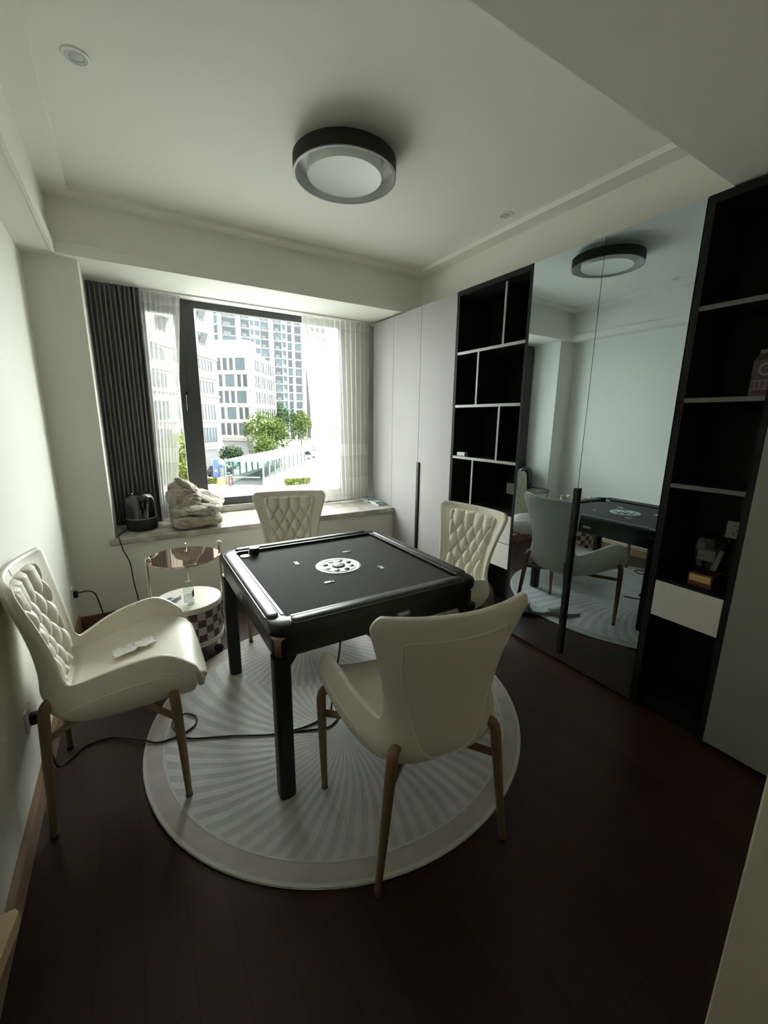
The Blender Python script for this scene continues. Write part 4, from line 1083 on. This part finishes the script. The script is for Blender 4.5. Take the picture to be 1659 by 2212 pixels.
bush((17.4, 49.6), 1.6, 0.5, 0.75, LEAF3, 'yellow green hedge before the white railing outside', 11)
bush((8.0, 55.2), 0.9, 0.5, 0.7, LEAF3, 'small yellow green hedge left of the garage ramp', 12, 500)
# --- garage ramp canopy
cn = thing('ramp_canopy', 'glass roofed canopy over the garage ramp outside', 'canopy', (9.6, 53.7, GZ), math.atan2(15.3, 11.2))
# local x runs away along the ramp (direction (0.59,0.81)), local y to the left
obj('roof', MB().box(0, 19, -5.0, 0.2, 2.85, 3.05), mat('pale_canopy_roof', (0.075, 0.085, 0.088), 0.6, spec=0.1), cn)
for y in (0.0, -4.8):
    for i in range(10): obj('post', MB().box(i * 2.05, i * 2.05 + 0.16, y - 0.08, y + 0.08, 0, 2.9), FACADEW, cn)
    for i in range(9): obj('glass_panel', MB().box(i * 2.05 + 0.18, i * 2.05 + 2.03, y - 0.02, y + 0.02, 0.8, 2.8), GREENG, cn)
    obj('curb_wall', MB().box(0, 19, y - 0.12, y + 0.12, 0, 0.8), CONC, cn)
obj('ramp', MB().add([(0, -4.6, 0.03), (19, -4.6, 0.9), (19, -0.2, 0.9), (0, -0.2, 0.03)], [(0, 1, 2, 3)]), ASPH, cn)
br_ = thing('barrier_gate', 'white barrier arm across the garage ramp outside', 'barrier', (10.0, 52.75, GZ), math.atan2(-2.4, 4.0))
obj('arm', MB().box(0, 3.6, -0.05, 0.05, 0.95, 1.08), FACADEW, br_)
obj('cabinet', MB().box(-0.25, 0.15, -0.2, 0.2, 0, 1.15), WINF, br_)
rp = thing('red_bollard', 'red bollard beside the ramp barrier outside', 'bollard', (9.8, 52.1, GZ))
obj('post', MB().lathe([(0.16, 0), (0.16, 0.9), (0.10, 1.1), (0.07, 1.3), (0.0001, 1.35)], 14), REDP, rp, smooth=True)
obj('band', MB().lathe([(0.165, 0.55), (0.165, 0.7)], 14, caps=False), FACADEW, rp)
bn = thing('yellow_bin', 'yellow box at the left foot of the ramp canopy outside', 'bin', (9.0, 53.3, GZ), 0.3)
obj('box', MB().box(-0.45, 0.45, -0.3, 0.3, 0, 0.85), YELP, bn, bevel=0.03)
obj('lid', MB().box(-0.47, 0.47, -0.32, 0.32, 0.85, 0.92), YELP, bn)
for i, (px, py, c, lb) in enumerate(((9.0, 56.8, BLUEP, 'blue advertising flag sign left of the ramp canopy'), (9.75, 57.2, FACADEW, 'white advertising flag sign beside the blue flag sign'))):
    s = thing('flag_sign', lb, 'sign', (px, py, GZ), -0.3)
    obj('pole', MB().tube([(-0.3, 0, 0), (-0.3, 0, 2.9)], 0.04, 8), FACADEW, s)
    obj('panel', MB().box(-0.28, 0.30, -0.03, 0.03, 0.5, 2.8), c, s)
    o = obj('emblem', MB().lathe([(0.2, 0), (0.2, 0.02), (0.0001, 0.021)], 16), FACADEW if i == 0 else BLUEP, s)
    o.rotation_euler = (PI / 2, 0, 0); o.location = (0.01, -0.031, 1.4 + 0.5 * i)
gw = thing('ramp_wall', 'low sloping ramp wall with white railing on the right outside', 'wall', (16.0, 51.1, GZ), math.atan2(5.1, 5.4))
obj('wall', MB().add([(0, 0, 0), (22, 0, 0), (22, 0.3, 0), (0, 0.3, 0), (0, 0, 1.3), (22, 0, 3.4), (22, 0.3, 3.4), (0, 0.3, 1.3)], [(0, 3, 2, 1), (4, 5, 6, 7), (0, 1, 5, 4), (1, 2, 6, 5), (2, 3, 7, 6), (3, 0, 4, 7)]), FACADE, gw)
obj('coping', MB().add([(0, -0.08, 1.3), (22, -0.08, 3.4), (22, 0.38, 3.4), (0, 0.38, 1.3), (0, -0.08, 1.45), (22, -0.08, 3.55), (22, 0.38, 3.55), (0, 0.38, 1.45)], [(0, 3, 2, 1), (4, 5, 6, 7), (0, 1, 5, 4), (1, 2, 6, 5), (2, 3, 7, 6), (3, 0, 4, 7)]), FACADEW, gw)
rl = thing('railing', 'white upright railing behind the yellow green hedge outside', 'railing', (16.5, 50.9, GZ), -0.10)
for z in (0.25, 1.05): obj('rail', MB().box(0, 6.0, -0.03, 0.03, z, z + 0.07), FACADEW, rl)
for i in range(25): obj('baluster', MB().box(i * 0.245, i * 0.245 + 0.05, -0.02, 0.02, 0.0, 1.05), FACADEW, rl)
# --- cars
def car(loc, rz, m_, label, L_=4.5, suv=False):
    c = thing('car', label, 'car', (loc[0], loc[1], GZ), rz); hh = 1.65 if suv else 1.42
    pr = [(-L_ / 2, 0.35), (L_ / 2, 0.35), (L_ / 2, 0.68), (L_ / 2 - 0.2, 0.80), (L_ * 0.22, 0.92), (-L_ / 2 + 0.15, 0.98), (-L_ / 2, 0.75)]
    obj('body', MB().loft([[(x, y, z) for x, z in pr] for y in (-0.9, 0.9)], True, True, True), m_, c, bevel=0.06)
    pc = [(L_ * 0.22, 0.92), (L_ * 0.07, hh), (-L_ * 0.30, hh), (-L_ * 0.44, 0.97)]
    m2 = MB(); m2.loft([[(x, y, z) for x, z in pc] for y in (-0.82, -0.72)] , True, True, True); m2.loft([[(x, y, z) for x, z in pc] for y in (0.72, 0.82)], True, True, True); m2.loft([[(x, y, z) for x, z in pc] for y in (-0.72, 0.72)], True, True, True)
    obj('windows', m2, WINDK, c)
    obj('roof', MB().box(-L_ * 0.31, L_ * 0.08, -0.76, 0.76, hh - 0.03, hh + 0.05), m_, c, bevel=0.03)
    for x in (-L_ * 0.30, L_ * 0.31):
        for y in (-0.92, 0.92):
            wv = MB(); wv.lathe([(0.0001, -0.1), (0.28, -0.1), (0.33, -0.06), (0.33, 0.06), (0.28, 0.1), (0.0001, 0.1)], 16); wv.v = [(x + a[0], y + a[2], 0.33 + a[1]) for a in wv.v]
            obj('wheel', wv, DARKP, c, smooth=True)
car((24.9, 78.8), 0.3, CARW, 'white car parked under the trees beyond the canopy')
car((30.4, 81.5), 0.25, CARW, 'white off-roader parked right of the other white car', 4.7, True)
car((10.6, 63.0), 0.9, CARD, 'dark car parked beneath the left office block')
